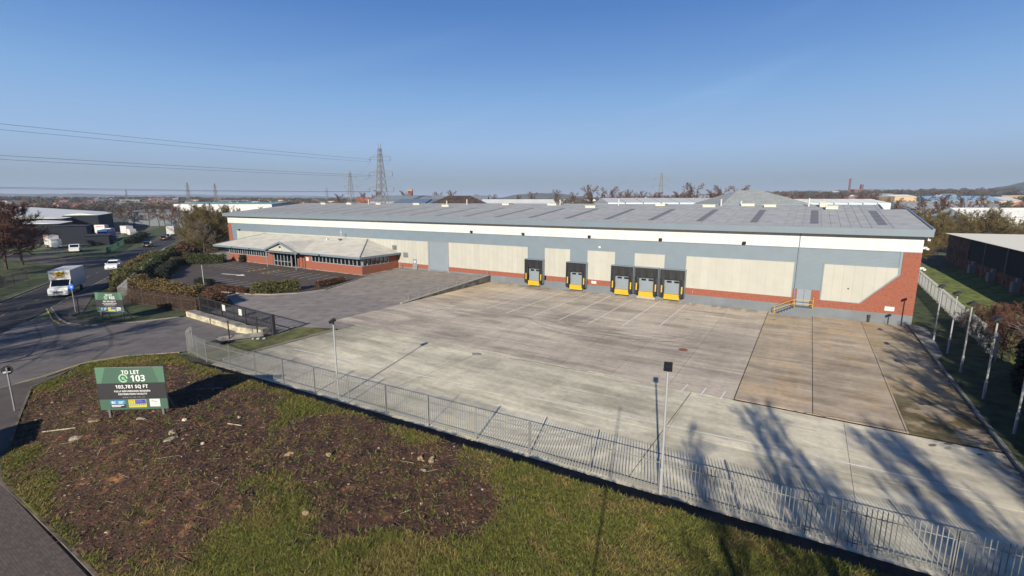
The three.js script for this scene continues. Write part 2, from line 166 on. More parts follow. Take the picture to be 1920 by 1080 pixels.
// ---- concrete yard
const YX0 = -47.6, YX1 = 11, YZ0 = -0.2, YZ1 = 49.6;
const yardTex = (() => {
  const W = 2048, H = 1536, c = document.createElement('canvas'); c.width = W; c.height = H; const x = c.getContext('2d'), im = x.createImageData(W, H), d = im.data;
  for (let j = 0; j < H; j++) for (let i = 0; i < W; i++) {
    const px = lerp(YX0, YX1, i / W), pz = lerp(YZ0, YZ1, 1 - j / H);
    const big = fbm(px * .13, pz * .16, 3), str = fbm(px * .22 + 7, pz * 1.5, 4), str2 = fbm(px * 1.6, pz * .25 + 31, 4), fine = fbm(px * 4, pz * 4, 3), g = hash2(i * 3, j * 5);
    const wob = (fbm(px * .7, pz * .7 + 60, 3) - .5) * 1.1;
    const near = pz > 33 + wob * .5 ? 1 : 0, strips = (px > -3.42 && !near) ? 1 : 0;
    let k;
    if (near) k = [.765, .735, .645]; else if (strips) k = [.660, .600, .515]; else k = [.690, .645, .580];
    let q = 1 + (big - .5) * .22 + (str - .5) * .26 + (str2 - .5) * .10 + (fine - .5) * .14 + (g - .5) * .05;
    let tr = 0, tb = 0;
    if (strips) { const mo = smooth(.47, .68, fbm(px * .45 + 3, pz * .3 + 8, 4)); tr += mo * .022; tb -= mo * .03; q *= 1 - .13 * smooth(.5, .8, fbm(px * .5, pz * .9 + 70, 4)); if (px > 6.4) { q *= .93; tb -= .015; const mud = smooth(.45, .62, fbm(px * .6 + 9, pz * .45, 4)) * smooth(19, 30, pz + wob * 3); q *= 1 - .42 * mud; tb -= .05 * mud; } }
    else if (!near) { const mo = smooth(.52, .75, fbm(px * .16 + 50, pz * .5, 4)); q *= 1 - .14 * mo; const tan = smooth(-34, -46, px + wob * 3) * smooth(22, 12, pz); tr += .03 * tan; tb -= .045 * tan; q *= 1 - .22 * smooth(3.2, .2, pz + wob * 1.6) * smooth(.35, .6, str2); }
    else { q *= 1 - .10 * smooth(.5, .72, fbm(px * .3 + 20, pz * .9, 4)); const dk = smooth(-34, -43, px + wob * 3); q *= 1 - .22 * dk; }
    // leaf dirt lying along the right kerb and moss in the corner
    const kd = smooth(1.1, 0, KX - px + wob * .8); q *= 1 - .45 * kd * smooth(.3, .55, fine);
    const o = (j * W + i) * 4; d[o] = clamp(k[0] * q + tr) * 255; d[o + 1] = clamp(k[1] * q) * 255; d[o + 2] = clamp(k[2] * q + tb) * 255; d[o + 3] = 255;
  }
  x.putImageData(im, 0, 0);
  const X = (px) => (px - YX0) / (YX1 - YX0) * W, Z = (pz) => (1 - (pz - YZ0) / (YZ1 - YZ0)) * H, r = mulberry(9);
  x.lineCap = 'round';
  // tyre marks: long turning arcs left by lorries
  for (let k = 0; k < 26; k++) { const cx = -17 + (r() - .5) * 9, cz = 12 + (r() - .5) * 5, R = 7 + r() * 4, a0 = .6 + r() * .6, a1 = a0 + .5 + r() * .9; x.strokeStyle = `rgba(58,50,48,${.05 + r() * .13})`; x.lineWidth = 5 + r() * 6; x.beginPath(); for (let i = 0; i <= 20; i++) { const a = lerp(a0, a1, i / 20); const px = cx + Math.cos(a) * R * 1.1, pz = cz + Math.sin(a) * R; i ? x.lineTo(X(px), Z(pz)) : x.moveTo(X(px), Z(pz)); } x.stroke(); }
  for (let k = 0; k < 70; k++) { const px = -46 + r() * 42, pz = 12 + r() * 20, L = 4 + r() * 12; x.strokeStyle = `rgba(70,62,60,${.03 + r() * .07})`; x.lineWidth = 4 + r() * 7; x.beginPath(); x.moveTo(X(px), Z(pz)); x.quadraticCurveTo(X(px + L * .5), Z(pz - .3 + r()), X(px + L), Z(pz - 1.6 + r() * 2.4)); x.stroke(); }
  for (let k = 0; k < 46; k++) { const px = -42 + r() * 50, pz = 33.5 + r() * 13, L = .5 + r() * 4; x.strokeStyle = `rgba(84,76,58,${.05 + r() * .16})`; x.lineWidth = 1.5 + r() * 5; x.beginPath(); x.moveTo(X(px), Z(pz)); x.lineTo(X(px + L), Z(pz + (r() - .5) * .5)); x.stroke(); }
  // pale scrapes and repaired strips
  for (let k = 0; k < 24; k++) { const px = -42 + r() * 46, pz = 24 + r() * 22, L = 1 + r() * 6; x.strokeStyle = `rgba(215,210,196,${.10 + r() * .22})`; x.lineWidth = 1.5 + r() * 4; x.beginPath(); x.moveTo(X(px), Z(pz)); x.lineTo(X(px + L), Z(pz + (r() - .5) * .35)); x.stroke(); }
  // oil spots, weeds in cracks
  for (let k = 0; k < 90; k++) { x.fillStyle = `rgba(46,40,34,${.06 + r() * .25})`; const R = 1 + r() * r() * 9; x.beginPath(); x.ellipse(X(-45 + r() * 54), Z(1 + r() * 44), R * 1.6, R, 0, 0, 7); x.fill(); }
  const crack = (a, b, n, amp, w, al) => { x.strokeStyle = `rgba(38,34,26,${al})`; x.lineWidth = w; x.beginPath(); for (let i = 0; i <= n; i++) { const u = i / n; const px = lerp(a[0], b[0], u) + (r() - .5) * amp, pz = lerp(a[1], b[1], u) + (r() - .5) * amp; i ? x.lineTo(X(px), Z(pz)) : x.moveTo(X(px), Z(pz)); } x.stroke(); };
  crack([-43, 36], [-30, 34.4], 26, .22, 2.2, .35); crack([-22, 33.6], [-14, 33.1], 20, .25, 3, .45); crack([-13, 33.2], [-3.4, 32.9], 20, .2, 2, .4); crack([-3.4, 33], [10.4, 32], 30, .3, 2.6, .5); crack([0, 36], [3, 46], 40, .16, 1, .22); crack([1, 37], [6, 38.6], 26, .14, 1, .22);
  for (let k = 0; k < 40; k++) { const px = 7 + r() * 3.6, pz = 26 + r() * 8; x.fillStyle = `rgba(40,26,14,${.2 + r() * .5})`; x.beginPath(); x.ellipse(X(px), Z(pz), 2 + r() * 10, 1 + r() * 5, r(), 0, 7); x.fill(); }
  const t = new THREE.CanvasTexture(c); t.colorSpace = THREE.SRGBColorSpace; return t;
})();
const yardMats = [.90, .975, 1, 1.03, .94].map((k, i) => M(k, k * (i === 1 ? .99 : 1), k * (i === 3 ? .985 : 1), .88, { map: yardTex, bumpMap: bumpFine, bumpScale: .004 }));
const yardUV = (g) => { g = g.index ? g.toNonIndexed() : g; const p = g.attributes.position, uv = new Float32Array(p.count * 2); for (let i = 0; i < p.count; i++) { uv[2 * i] = (p.getX(i) - YX0) / (YX1 - YX0); uv[2 * i + 1] = (p.getZ(i) - YZ0) / (YZ1 - YZ0); } g.setAttribute('uv', new THREE.BufferAttribute(uv, 2)); return g; };
{
  const yard = struct('yard', sheet([[-47.3, .02], [KX, .02], [KX, zF(KX)], [-43.4, zF(-43.4)], [-43.4, 38], [-47.3, 30]], -.03), m.soil);
  let k = 0; const r = mulberry(55);
  const slab = (x0, x1, z0, z1, g = .016) => { const f = (v, x) => (typeof v === 'function' ? v(x) : v); const o = part('slab', yardUV(sheet([[x0 + g, f(z0, x0) + g], [x1 - g, f(z0, x1) + g], [x1 - g, f(z1, x1) - g], [x0 + g, f(z1, x0) - g]], .0 + (r() - .5) * .006, .1)), yardMats[(k * 3 + (k++ >> 2)) % 5], yard, true); return o; };
  const rowsR = [.05, 5.5, 10.7, 15.8, 21.6, 27, 32.7], colsR = [-3.42, 1.4, 6.3, KX - .02];
  for (let i = 0; i < 3; i++) for (let j = 0; j < 6; j++) slab(colsR[i], colsR[i + 1], rowsR[j], rowsR[j + 1], .009);
  const rows = [.05, 7, 13.7, 20.3, 27, 33], cols = [-3.42]; for (let x = -8.1; x > -46; x -= 4.65) cols.push(x); cols.push(-47.25);
  for (let i = 0; i + 1 < cols.length; i++) for (let j = 0; j < 5; j++) slab(cols[i + 1], cols[i], rows[j], rows[j + 1], i === 1 || j >= 3 ? .016 : .011);
  const colN = [KX - .02, 3.1, -6.3, -15.7, -25.2, -34.4, -43.35];
  for (let i = 0; i + 1 < colN.length; i++) { slab(colN[i + 1], colN[i], 33, (x) => 40.1 - .05 * x, .011); slab(colN[i + 1], colN[i], (x) => 40.1 - .05 * x, (x) => zF(x) + .14, .011); }
  // wide dark joints either side of the tan strips
  struct('joint_filler', [span(-3.45, -3.385, -.01, .010, .2, 32.8), span(1.375, 1.42, -.01, .0095, .2, 32.6), span(6.28, 6.32, -.01, .0098, .6, 32.6), sheet([[-6.32, 33.2], [-6.28, 33.2], [-6.68, 46.5], [-6.72, 46.5]], .011), sheet([[-25.2, 34], [-25.17, 34], [-25.73, 44.6], [-25.76, 44.6]], .011)], m.soil);
  // lorry bay lines
  const bays = []; for (let i = 0; i < 9; i++) { const x = -13.45 - i * 3.66, z1 = [15, 17.2, 18.4, 18.8, 19, 19, 18, 15, 12][i]; bays.push(sheet([[x - .055, .9], [x + .055, .9], [x + .055, z1], [x - .055, z1]], .0115)); } struct('bay_marking', bays, m.paintWhite);
  const hatch = []; for (let i = 0; i < 6; i++) { const x = -46.3 + i * 1.0; hatch.push(sheet([[x, 1.2], [x + .12, 1.2], [x - 1.2, 4.4], [x - 1.32, 4.4]], .012)); } hatch.push(sheet([[-46.6, 4.4], [-41.4, 4.4], [-41.3, 4.52], [-46.6, 4.52]], .0125)); struct('bay_marking', hatch, m.paintWorn);
  // old faded lines parallel to the fence
  struct('faded_marking', [sheet([[-41, 42.3], [-30, 41.45], [-30, 41.55], [-41, 42.4]], .0115), sheet([[-29, 41.4], [-20.6, 40.75], [-20.6, 40.86], [-29, 41.5]], .0115), sheet([[-16.7, 40.3], [-10, 39.75], [-10, 39.85], [-16.7, 40.4]], .0115), sheet([[-9.4, 39.7], [.8, 38.9], [.8, 39], [-9.4, 39.8]], .0115), sheet([[1.6, 38.85], [8.2, 38.65], [8.2, 38.76], [1.6, 38.95]], .0115), ...[0, 1.35, 2.7].map((q) => sheet([[-6.9 + q, 31.6], [-6.8 + q, 31.6], [-6.9 + q, 33.3], [-7 + q, 33.3]], .0115))], m.paintWhite);
  solo('drain_cover', [cy(.42, .42, .03, -9.14, .0, 22.77, 18), span(-9.45, -8.83, .028, .04, 22.73, 22.81)], M(.25, .09, .04, .8, { map: gEarth }), 'small rusty drain cover in the middle of the yard', 'drain');
  solo('drain_cover', [cy(.42, .42, .02, -25.2, .0, 34.3, 18), span(-25.7, -24.7, .018, .03, 34.2, 34.4)], m.concreteDark, 'dull grey drain cover beside a long joint in the cream concrete', 'drain');
}
{ // kerb upstand down the right side, grass strip, kerb of the grass wedge
  const l = [], e = []; for (let z = .3; z < 45; z += 1.0) l.push(span(KX, KX + .2, -.05, .17, z + .012, z + .988)); struct('kerb', l, m.concreteDark);
  for (let k = 0; k < 12; k++) { const z = 35.7 + k * 1.0; if (z > 47) break; e.push(span(-43.62, -43.42, -.05, .14, z, z + .975)); } struct('kerb', e, m.kerb);
  struct('grass_strip', sheet([[KX + .1, -60], [17.5, -60], [16.2, 10], [15.5, 60], [KX + .1, 60]], .10), M(.050, .070, .016, .95, { map: gEarth, bumpMap: bumpFine, bumpScale: .03 }));
  struct('grass_field', sheet([[16, -62], [30, -64], [33, -20], [34, 40], [15.4, 40]], .05), m.lawn);
  struct('grass_strip', sheet([[-43.5, 35.4], [-43.5, 48.4], [-48.6, 48.2], [-48.1, 45.4], [-47.1, 41], [-48.2, 37.4]], .10), m.grassDry);
  struct('path', sheet([[KX + .22, .2], [12.3, .2], [11.6, 12], [KX + .22, 14]], .13), m.concreteDark);
}
{ // drive inside the gate, ramp up to the level-access doors, car park
  const left = [[-47.25, 0.02], [-47.25, 21.9], [-62, 21.9], [-65, 20.8], [-68.2, 9.4], [-68.2, 0.02]];
  struct('ramp', sheet(left, (x, z) => ramp(x, z) + .006), M(.33, .29, .25, .9, { map: gAsph, bumpMap: bumpFine, bumpScale: .006 }));
  const driveMat = M(.31, .272, .245, .9, { map: gAsph, bumpMap: bumpFine, bumpScale: .006 });
  struct('drive', sheet([[-47.3, 21.9], [-62, 21.9], [-65, 20.8], [-66.2, 24.8], [-68.6, 27.6], [-72, 29.2], [-80, 31], [-79, 34], [-64.7, 38.6], [-47.2, 38.6], [-48.1, 37.3], [-43.4, 35.3], [-43.4, 33.02], [-47.28, 33.02]], .006), driveMat);
  struct('car_park', sheet([[-68.3, 9.4], [-65.1, 20.8], [-65.3, 21.98], [-124, 21.98], [-124, 9.4]], (x, z) => ramp(x, z) + .002), m.carpark);
  struct('car_park', sheet([[-65.3, 21.98], [-66.3, 24.8], [-68.7, 27.6], [-72, 29.2], [-80, 30.9], [-92, 30], [-118, 25], [-124, 21.98]], .002), m.carpark);
  struct('forecourt', sheet([[-68.3, .02], [-68.3, 9.6], [-132, 9.6], [-132, .02]], (x, z) => ramp(x, z)), m.concreteDark);
  struct('embankment', sheet([[-124, 21.98], [-124, .02], [-136, .02], [-130, 21.98]], (x, z) => ramp(x, z) * smooth(-136, -124, x)), m.soil);
  // markings on the car park
  const Y = (x, z) => ramp(x, z) + .010, wl = [];
  for (let i = 0; i < 17; i++) { const x = -110 + i * 2.45; if (i === 6 || i === 7 || i === 8) continue; wl.push(sheet([[x, 12], [x + .09, 12], [x + .09, 16.6], [x, 16.6]], Y)); }
  for (let i = 0; i < 9; i++) { const x = -94 + i * 2.5; wl.push(sheet([[x, 22.6], [x + .09, 22.6], [x + .09, 26.8], [x, 26.8]], .010)); }
  wl.push(sheet([[-97, 20.2], [-92.4, 19.4], [-92.4, 19.8], [-97, 20.6]], Y), sheet([[-92.4, 18.8], [-90.4, 19.5], [-92.2, 20.4]], Y)); struct('bay_marking', wl, m.paintWhite);
  const yl = []; for (const x0 of [-95.4, -90.4]) { for (const q of [0, 1.1]) yl.push(sheet([[x0 + q, 12.4], [x0 + .13 + q, 12.4], [x0 + .13 + q, 17], [x0 + q, 17]], Y)); for (let i = 0; i < 4; i++) yl.push(sheet([[x0 + .13, 12.6 + i * 1.1], [x0 + 1.1, 13.3 + i * 1.1], [x0 + 1.1, 13.45 + i * 1.1], [x0 + .13, 12.75 + i * 1.1]], (x, z) => ramp(x, z) + .012)); } struct('bay_marking', yl, m.paintYellow);
  // kerb along the edge of the car park
  const kl = []; const pts = [[-68.2, 5], [-68.1, 9.4], [-66.6, 15], [-65.0, 20.8], [-66.2, 24.9], [-68.6, 27.7], [-72, 29.3], [-80, 31.1]]; for (let i = 0; i + 1 < pts.length; i++) { const [a, b] = [pts[i], pts[i + 1]], L = Math.hypot(b[0] - a[0], b[1] - a[1]), n = Math.max(1, Math.round(L / .95)); for (let k = 0; k < n; k++) { const u = (k + .5) / n, x = lerp(a[0], b[0], u), z = lerp(a[1], b[1], u); kl.push(bx(L / n - .03, .24, .18, x, ramp(x, z) + .04, z, -Math.atan2(b[1] - a[1], b[0] - a[0]))); } } struct('kerb', kl, m.kerb);
  struct('planting_bed', sheet([[-66.5, 15], [-65.3, 20.6], [-66.5, 24.7], [-68.8, 27.4], [-72, 29], [-80, 30.8], [-80, 29.2], [-72, 27.6], [-69.2, 25], [-68.2, 21], [-68.4, 14]], (x, z) => ramp(x, z) + .06), m.soil);
  struct('planting_bed', sheet([[-79, 33.6], [-64.9, 38.2], [-64.9, 40], [-80, 42], [-86, 38]], .05), m.soil);
}
// ---------------------------------------------------------------- the warehouse
{
  const w = thing('warehouse', 'long blue-grey and cream clad warehouse with brick corners and a low ribbed roof', 'warehouse', [0, 0, 0]);
  const X0 = -132, X1 = 10.95, Zb = -58;
  part('plinth', [span(X0, X1, -.4, 1.2, -.4, .06)], m.plinth, w);
  part('cladding_band', [span(X0 + .35, 9.3, 2.02, 8.42, -.3, 0)], m.blue, w);
  // profiled sheets, about a metre wide, lapped side by side
  const tones = (mt) => [.965, 1, .985, 1.02].map((k) => { const c = mt.clone(); c.color.multiplyScalar(k); return c; }), whites = tones(m.white), ivories = tones(m.ivory), rs = mulberry(12);
  const sheets = (parent, x0, x1, y0, y1, z0, z1, mats, cut) => { const n = Math.max(1, Math.round((x1 - x0) / 1.0)), st = (x1 - x0) / n; for (let i = 0; i < n; i++) { const a = x0 + i * st + .011, b = x0 + (i + 1) * st - .011; let g; if (cut) { const c = (x) => Math.max(y0, cut(x)); g = prism([[a, c(a)], [b, c(b)], [b, y1], [a, y1]], z1 - z0).translate(0, 0, z0); } else g = span(a, b, y0, y1, z0, z1); part('cladding_sheet', g, mats[rs() * 4 | 0], parent); } };
  const eb = part('eaves_band', [span(X0, X1, 8.42, 10.35, -.3, .03)], m.white, w); sheets(eb, X0, X1, 8.45, 10.35, .03, .052, whites);
  // brick base and corner piers
  const br = (x0, x1, y0, y1, z = .055) => part('brick_base', span(x0, x1, y0, y1, -.3, z), m.brick, w);
  br(X0, -61.2, 1.2, 1.98); br(-56.75, -40, 1.2, 1.98); br(-36, -32.3, 1.2, 2.02); br(-28.6, -24.7, 1.2, 2.05); br(-13.9, -.52, 1.2, 2.12);
  br(-1.0, -.52, 2.12, 3.25, .052); br(1.04, 1.93, 1.2, 3.25); br(1.93, 6.0, 1.2, 2.14, .054);
  part('brick_corner', prism([[6.0, 1.2], [10.95, 1.2], [10.95, 8.42], [9.35, 8.42], [9.35, 5.75], [6.0, 2.15]], .36).translate(0, 0, -.3), m.brick, w);
  part('brick_corner', prism([[-132, 1.98], [-128.2, 1.98], [-130.3, 4.6], [-130.6, 8.42], [-132, 8.42]], .36).translate(0, 0, -.3), m.brick, w);
  part('side_wall', [span(X1 - .3, X1 - .002, -.4, 10.35, Zb, -.3)], m.shedGrey, w); part('side_wall', [span(X0 + .002, X0 + .3, -.4, 10.35, Zb, -.3)], m.shedGrey, w); part('rear_wall', [span(X0, X1, -.4, 10.35, Zb - .3, Zb)], m.shedGrey, w);
  // ivory infill panels, each with a thin trim
  const iv = (x0, x1, y0, y1) => { const p = part('infill_panel', span(x0, x1, y0, y1, 0, .02), m.ivory, w); sheets(p, x0, x1, y0, y1, .02, .042, ivories); part('panel_trim', [span(x0 - .1, x0, y0, y1 + .08, 0, .065), span(x1, x1 + .1, y0, y1 + .08, 0, .065), span(x0, x1, y1, y1 + .08, 0, .06)], m.trim, p); };
  iv(-128.1, -61.6, 1.98, 6.5); iv(-56.5, -39.5, 1.98, 6.55); iv(-36.3, -31.75, 2.02, 6.55); iv(-28.8, -24.35, 2.05, 6.55); iv(-21.35, -17.0, 3.8, 6.55); iv(-14.05, -1.1, 2.12, 6.55);
  const pg = part('infill_panel', prism([[2.05, 2.14], [5.95, 2.14], [9.1, 5.72], [9.1, 6.55], [2.05, 6.55]], .022), m.ivory, w); sheets(pg, 2.05, 9.1, 2.14, 6.55, .022, .045, ivories, (x) => 2.14 + (x - 5.95) * 1.1365);
  part('panel_trim', [span(1.93, 2.05, 2.14, 6.63, 0, .066), span(2.05, 9.2, 6.55, 6.63, 0, .062), span(9.1, 9.33, 5.72, 8.42, 0, .066), bar([5.9, 2.1, .055], [9.2, 5.8, .055], .12, .02), span(2.05, 5.95, 2.08, 2.14, 0, .064)], m.trim, pg);
  part('flashing', [span(X0, X1, 8.38, 8.44, .051, .075)], m.trim, w);
  // eaves: gutter, fascia, soffit
  part('fascia', [span(X0 - .6, 11.55, 10.22, 11.0, .86, .98)], m.blueFlat, w); part('soffit', [span(X0 - .6, 11.55, 10.22, 10.3, -.2, .86)], M(.10, .11, .12, .7), w); part('gutter', [span(X0 - .6, 11.5, 10.93, 10.96, .55, .86)], m.black, w);
  // roof: front slope to the ridge, rear slope beyond it, end bay stopping short
  const s = Math.tan(6 * Math.PI / 180), slope = (x0, x1, z0, z1, y0 = 10.98) => { const L = Math.hypot(z1 - z0, (z0 - z1) * s), g = bx(x1 - x0, .12, L); g.rotateX(Math.atan(s)); return g.translate((x0 + x1) / 2, y0 + s * (.9 - (z0 + z1) / 2) - .06, (z0 + z1) / 2); };
  const roof = part('roof', [slope(X0 - .5, 8.72, -23.2, .82), slope(8.72, 11.45, -17.6, .82)], m.roof, w);
  part('rear_roof', [(() => { const g = bx(8.72 - X0 + .5, .12, 36.2); g.rotateX(-Math.atan(s)); return g.translate((8.72 + X0 - .5) / 2, 10.98 + s * 24.1 - .06 - s * 18, -23.2 - 18); })(), span(X1 - .6, X1, 10.3, 11.6, -58, -17.6)], m.roof, w);
  { const seams = []; for (let x = X0; x < 8.6; x += .98) { if (Math.abs(((7.35 - x + 683) % 6.83)) < .45) continue; const g = bx(.035, .028, 24.0); g.rotateX(Math.atan(s)); seams.push(g.translate(x, 11.0 + s * 12.1, -11.2)); } part('roof_seams', seams, m.roof, roof).userData.kind = 'stuff'; }
  for (const z of [-12.4]) part('roof_lap', [bx(8.72 - X0 + .3, .016, .06, (8.72 + X0) / 2, 10.99 + s * (.9 - z), z)], m.roof, roof);
  part('ridge_cap', [span(X0 - .5, 8.72, 13.45, 13.56, -23.5, -22.9)], m.trim, roof);
  part('verge_trim', [(() => { const g = bx(.22, .3, 18.6); g.rotateX(Math.atan(s)); return g.translate(11.5, 10.94 + s * 9.3, -8.4); })(), (() => { const g = bx(.16, .2, 5.8); g.rotateX(Math.atan(s)); return g.translate(8.72, 11.0 + s * 21.3, -20.4); })()], m.trim, roof);
  for (let i = 0; i < 20; i++) { const x = 7.35 - i * 6.83; if (x < X0 + 2) break; const g = slope(x - .45, x + .45, -15.6, -1.9, 11.0); part('rooflight', g, m.rooflight, roof); }
  // ridge ventilators and flues
  const rv = (x, z, wd, dp, h) => part('roof_ventilator', [bx(wd, h, dp, x, 10.98 + s * (.9 - z) + h / 2 - .03, z), bx(wd + .16, .07, dp + .16, x, 10.98 + s * (.9 - z) + h, z)], m.vent, roof);
  rv(2.6, -17.3, 1.5, 2.2, .5); rv(1.6, -20.4, 1.0, 1.4, .7); [[-5.6, -19.6], [-9, -21], [-14.8, -19.2], [-23.2, -20.4], [-35.5, -17], [-45.5, -20.6], [-56.5, -20.6], [-71, -17.2], [-83, -20.5], [-96, -20.7], [-108, -20.7], [-119, -20.7]].forEach(([x, z], i) => rv(x, z, i % 3 ? 2.0 : 1.7, i % 3 ? 1.0 : 2.0, .4));
  for (const [x, z, h] of [[-.35, -20.6, 1.5], [-13.2, -20.8, 1.4], [-10.2, -22, 1.1], [-31.5, -21, 1.5], [-44, -21, 1.4], [-68, -21, 1.5], [-74, -21, 1.2], [-101, -21, 1.6]]) part('flue', [cy(.11, .11, h, x, 13.0, z, 10), cy(.2, .2, .08, x, 13 + h - .18, z, 10)], m.whiteP, roof);
  // personnel door and big level-access door
  const big = part('shutter_door', span(-61.2, -56.75, .6, 6.5, 0, .03), m.door, w); part('door_surround', [span(-61.5, -61.2, .6, 6.62, 0, .12), span(-56.75, -56.5, .6, 6.62, 0, .12), span(-61.2, -56.75, 6.5, 6.62, 0, .12)], m.shedGrey, big);
  const pd = part('personnel_door', span(-65.55, -64.5, .7, 2.95, .056, .10), m.door, w); part('notice', span(-65.25, -64.8, 2.2, 2.6, .10, .115), m.whiteP, pd);
  const sd = part('personnel_door', span(-.5, 1.02, 1.16, 3.25, 0, .045), m.door, w); part('door_leaf_joint', span(.245, .275, 1.16, 3.22, .045, .052), m.black, sd);
  // louvres, wall lights, alarm box, notices
  const lv = (x, y) => { const l = part('louvre', [span(x - .65, x + .65, y - .5, y + .5, .04, .1)], m.trim, w); for (let k = 0; k < 5; k++) part('slat', bx(1.05, .13, .05, x, y - .34 + k * .17, .12, 0, .5), m.concreteDark, l); }; lv(-70.4, 4.9); lv(-67.4, 3.6);
  const wl = (x, y) => { const l = part('wall_light', [bx(.42, .28, .3, x, y, .3, 0, .4)], m.lampHead, w); part('bracket', [bx(.08, .08, .3, x, y, .15)], m.lampHead, l); }; for (const x of [-40.3, -28.5, -17.7, -6.95]) wl(x, 8.72); wl(-126.5, 6.75); wl(-51, 8.72);
  part('alarm_box', [bx(.34, .34, .14, -26.8, 7.15, .12), cy(.1, .1, .1, -26.8, 7.0, .2, 8)], m.whiteP, w); part('notice', span(-28, -27.2, 1.45, 1.85, .06, .075), m.whiteP, w); part('notice', span(8.35, 9.25, 1.55, 2.05, .06, .075), m.whiteP, w); part('notice', span(4.6, 4.75, 3.7, 3.85, .045, .07), m.black, w);
  part('downpipe', [cy(.06, .06, 8.8, -.78, 1.3, .1, 8)], m.trim, w);
  for (const y of [6.6, 8.9, 9.9]) part('wall_light', [bx(.45, .25, .3, 11.2, y, -.8), bx(.25, .2, .25, 11.45, y - .1, -.6)], m.whiteP, w);
  part('valve_box', [bx(.22, .6, .2, 7.0, .35, .16), bx(.3, .3, .16, 7.0, .72, .16)], m.black, w);
  part('bin_bracket', [bx(.1, .35, .2, -12.9, 1.6, .16)], m.shedGrey, w);
}
// ---- loading docks: each a bay of its own on the wall
{
  const W = 3.5, H = 3.85, y0 = .72, D = .72;
  const dock = (x, label, gp) => {
    const d = thing('loading_dock', label, 'loading dock', [x, 0, 0], 0, gp);
    part('shelter_frame', [span(-W / 2, -W / 2 + .08, y0, y0 + H, .06, D), span(W / 2 - .08, W / 2, y0, y0 + H, .06, D), span(-W / 2, W / 2, y0 + H, y0 + H + .09, .06, D)], m.trim, d);
    part('head_curtain', [(() => { const g = new THREE.BoxGeometry(W - .1, 1.32, .03, 24, 8, 1), p = g.attributes.position; for (let i = 0; i < p.count; i++) { const u = p.getX(i), v = p.getY(i); p.setZ(i, p.getZ(i) + .016 * Math.sin(u * 5.1 + x) * (0.6 - v) + .008 * Math.sin(u * 13 + v * 2)); } g.computeVertexNormals(); return g.translate(0, y0 + H - .66, D + .02); })()], m.curtain, d);
    for (const s of [-1, 1]) { const c = part('side_curtain', [(() => { const g = new THREE.BoxGeometry(.68, H - 1.3, .03, 6, 12, 1), p = g.attributes.position; for (let i = 0; i < p.count; i++) p.setZ(i, p.getZ(i) + .018 * Math.sin(p.getX(i) * 9 + p.getY(i) * 1.3)); g.computeVertexNormals(); return g.translate(s * (W / 2 - .37), y0 + (H - 1.3) / 2, D + .005); })()], m.curtain, d); part('guide_strip', [span(s * (W / 2 - .36) - .09, s * (W / 2 - .36) + .09, 1.25, 2.28, D + .03, D + .05)], m.yellow, c); }
    const door = part('dock_door', [span(-1.15, 1.15, 1.05, 3.4, .07, .13), ...[1.5, 1.98, 2.46, 2.94].map((y) => span(-1.15, 1.15, y, y + .03, .13, .14))], m.door, d);
    for (const s of [-.52, .52]) part('vision_panel', span(s - .34, s + .34, 2.62, 2.9, .13, .15), m.glass, door);
    part('leveller', [span(-1.08, 1.08, .98, 1.06, .0, .62), span(-1.08, 1.08, .36, .98, .52, .62), span(-1.02, 1.02, .3, .36, .45, .62)], m.yellow, d);
    for (const s of [-1, 1]) part('bumper', [span(s * 1.33 - .14, s * 1.33 + .14, .55, 1.05, .06, .58)], m.rubber, d);
    return d;
  };
  dock(-38.0, 'loading dock nearest the concrete ramp wall, farthest left of the five', 'loading docks'); dock(-30.4, 'single loading dock with yellow lip between two cream panels, second from the ramp', 'loading docks');
  dock(-22.95, 'left dock of the row of three joined black dock shelters', 'loading docks'); const d4 = dock(-19.3, 'middle dock of the three joined shelters with a pale block under its lip', 'loading docks'); part('sill_block', [span(-1.35, 1.35, .02, .34, .06, .6)], m.concrete, d4);
  dock(-15.65, 'right dock of the three joined shelters, nearest the yellow stair rail', 'loading docks');
}
{ // access steps with yellow rails
  const s = thing('access_steps', 'grey concrete access steps with yellow handrails below the side door', 'steps', [0, 0, 0]);
  part('landing', [span(-.7, 1.35, -.05, 1.13, .06, 1.3)], m.plinth, s); for (let i = 0; i < 6; i++) part('step', [span(-.7 - (i + 1) * .3, -.7 - i * .3, -.05, 1.13 - (i + 1) * .17, .06, 1.3)], m.plinth, s);
  const tube = (a, b) => bar(a, b, .07, .07, 8), zz = 1.24;
  part('handrail', [tube([-2.75, .95, zz], [-.65, 2.1, zz]), tube([-2.75, .5, zz], [-.65, 1.62, zz]), tube([-2.75, 0, zz], [-2.75, .98, zz]), tube([-.65, 1.1, zz], [-.65, 2.12, zz])], m.yellow, s);
  part('handrail', [tube([-.6, 2.1, zz], [1.3, 2.1, zz]), tube([-.6, 1.62, zz], [1.3, 1.62, zz]), tube([1.3, 1.1, zz], [1.3, 2.5, zz]), tube([1.3, 2.1, zz], [1.3, 2.1, .1]), tube([1.3, 1.62, zz], [1.3, 1.62, .1])], m.yellow, s);
  part('wall_rail', [tube([-2.7, .9, .16], [-.7, 2.05, .16])], m.steel, s);
}
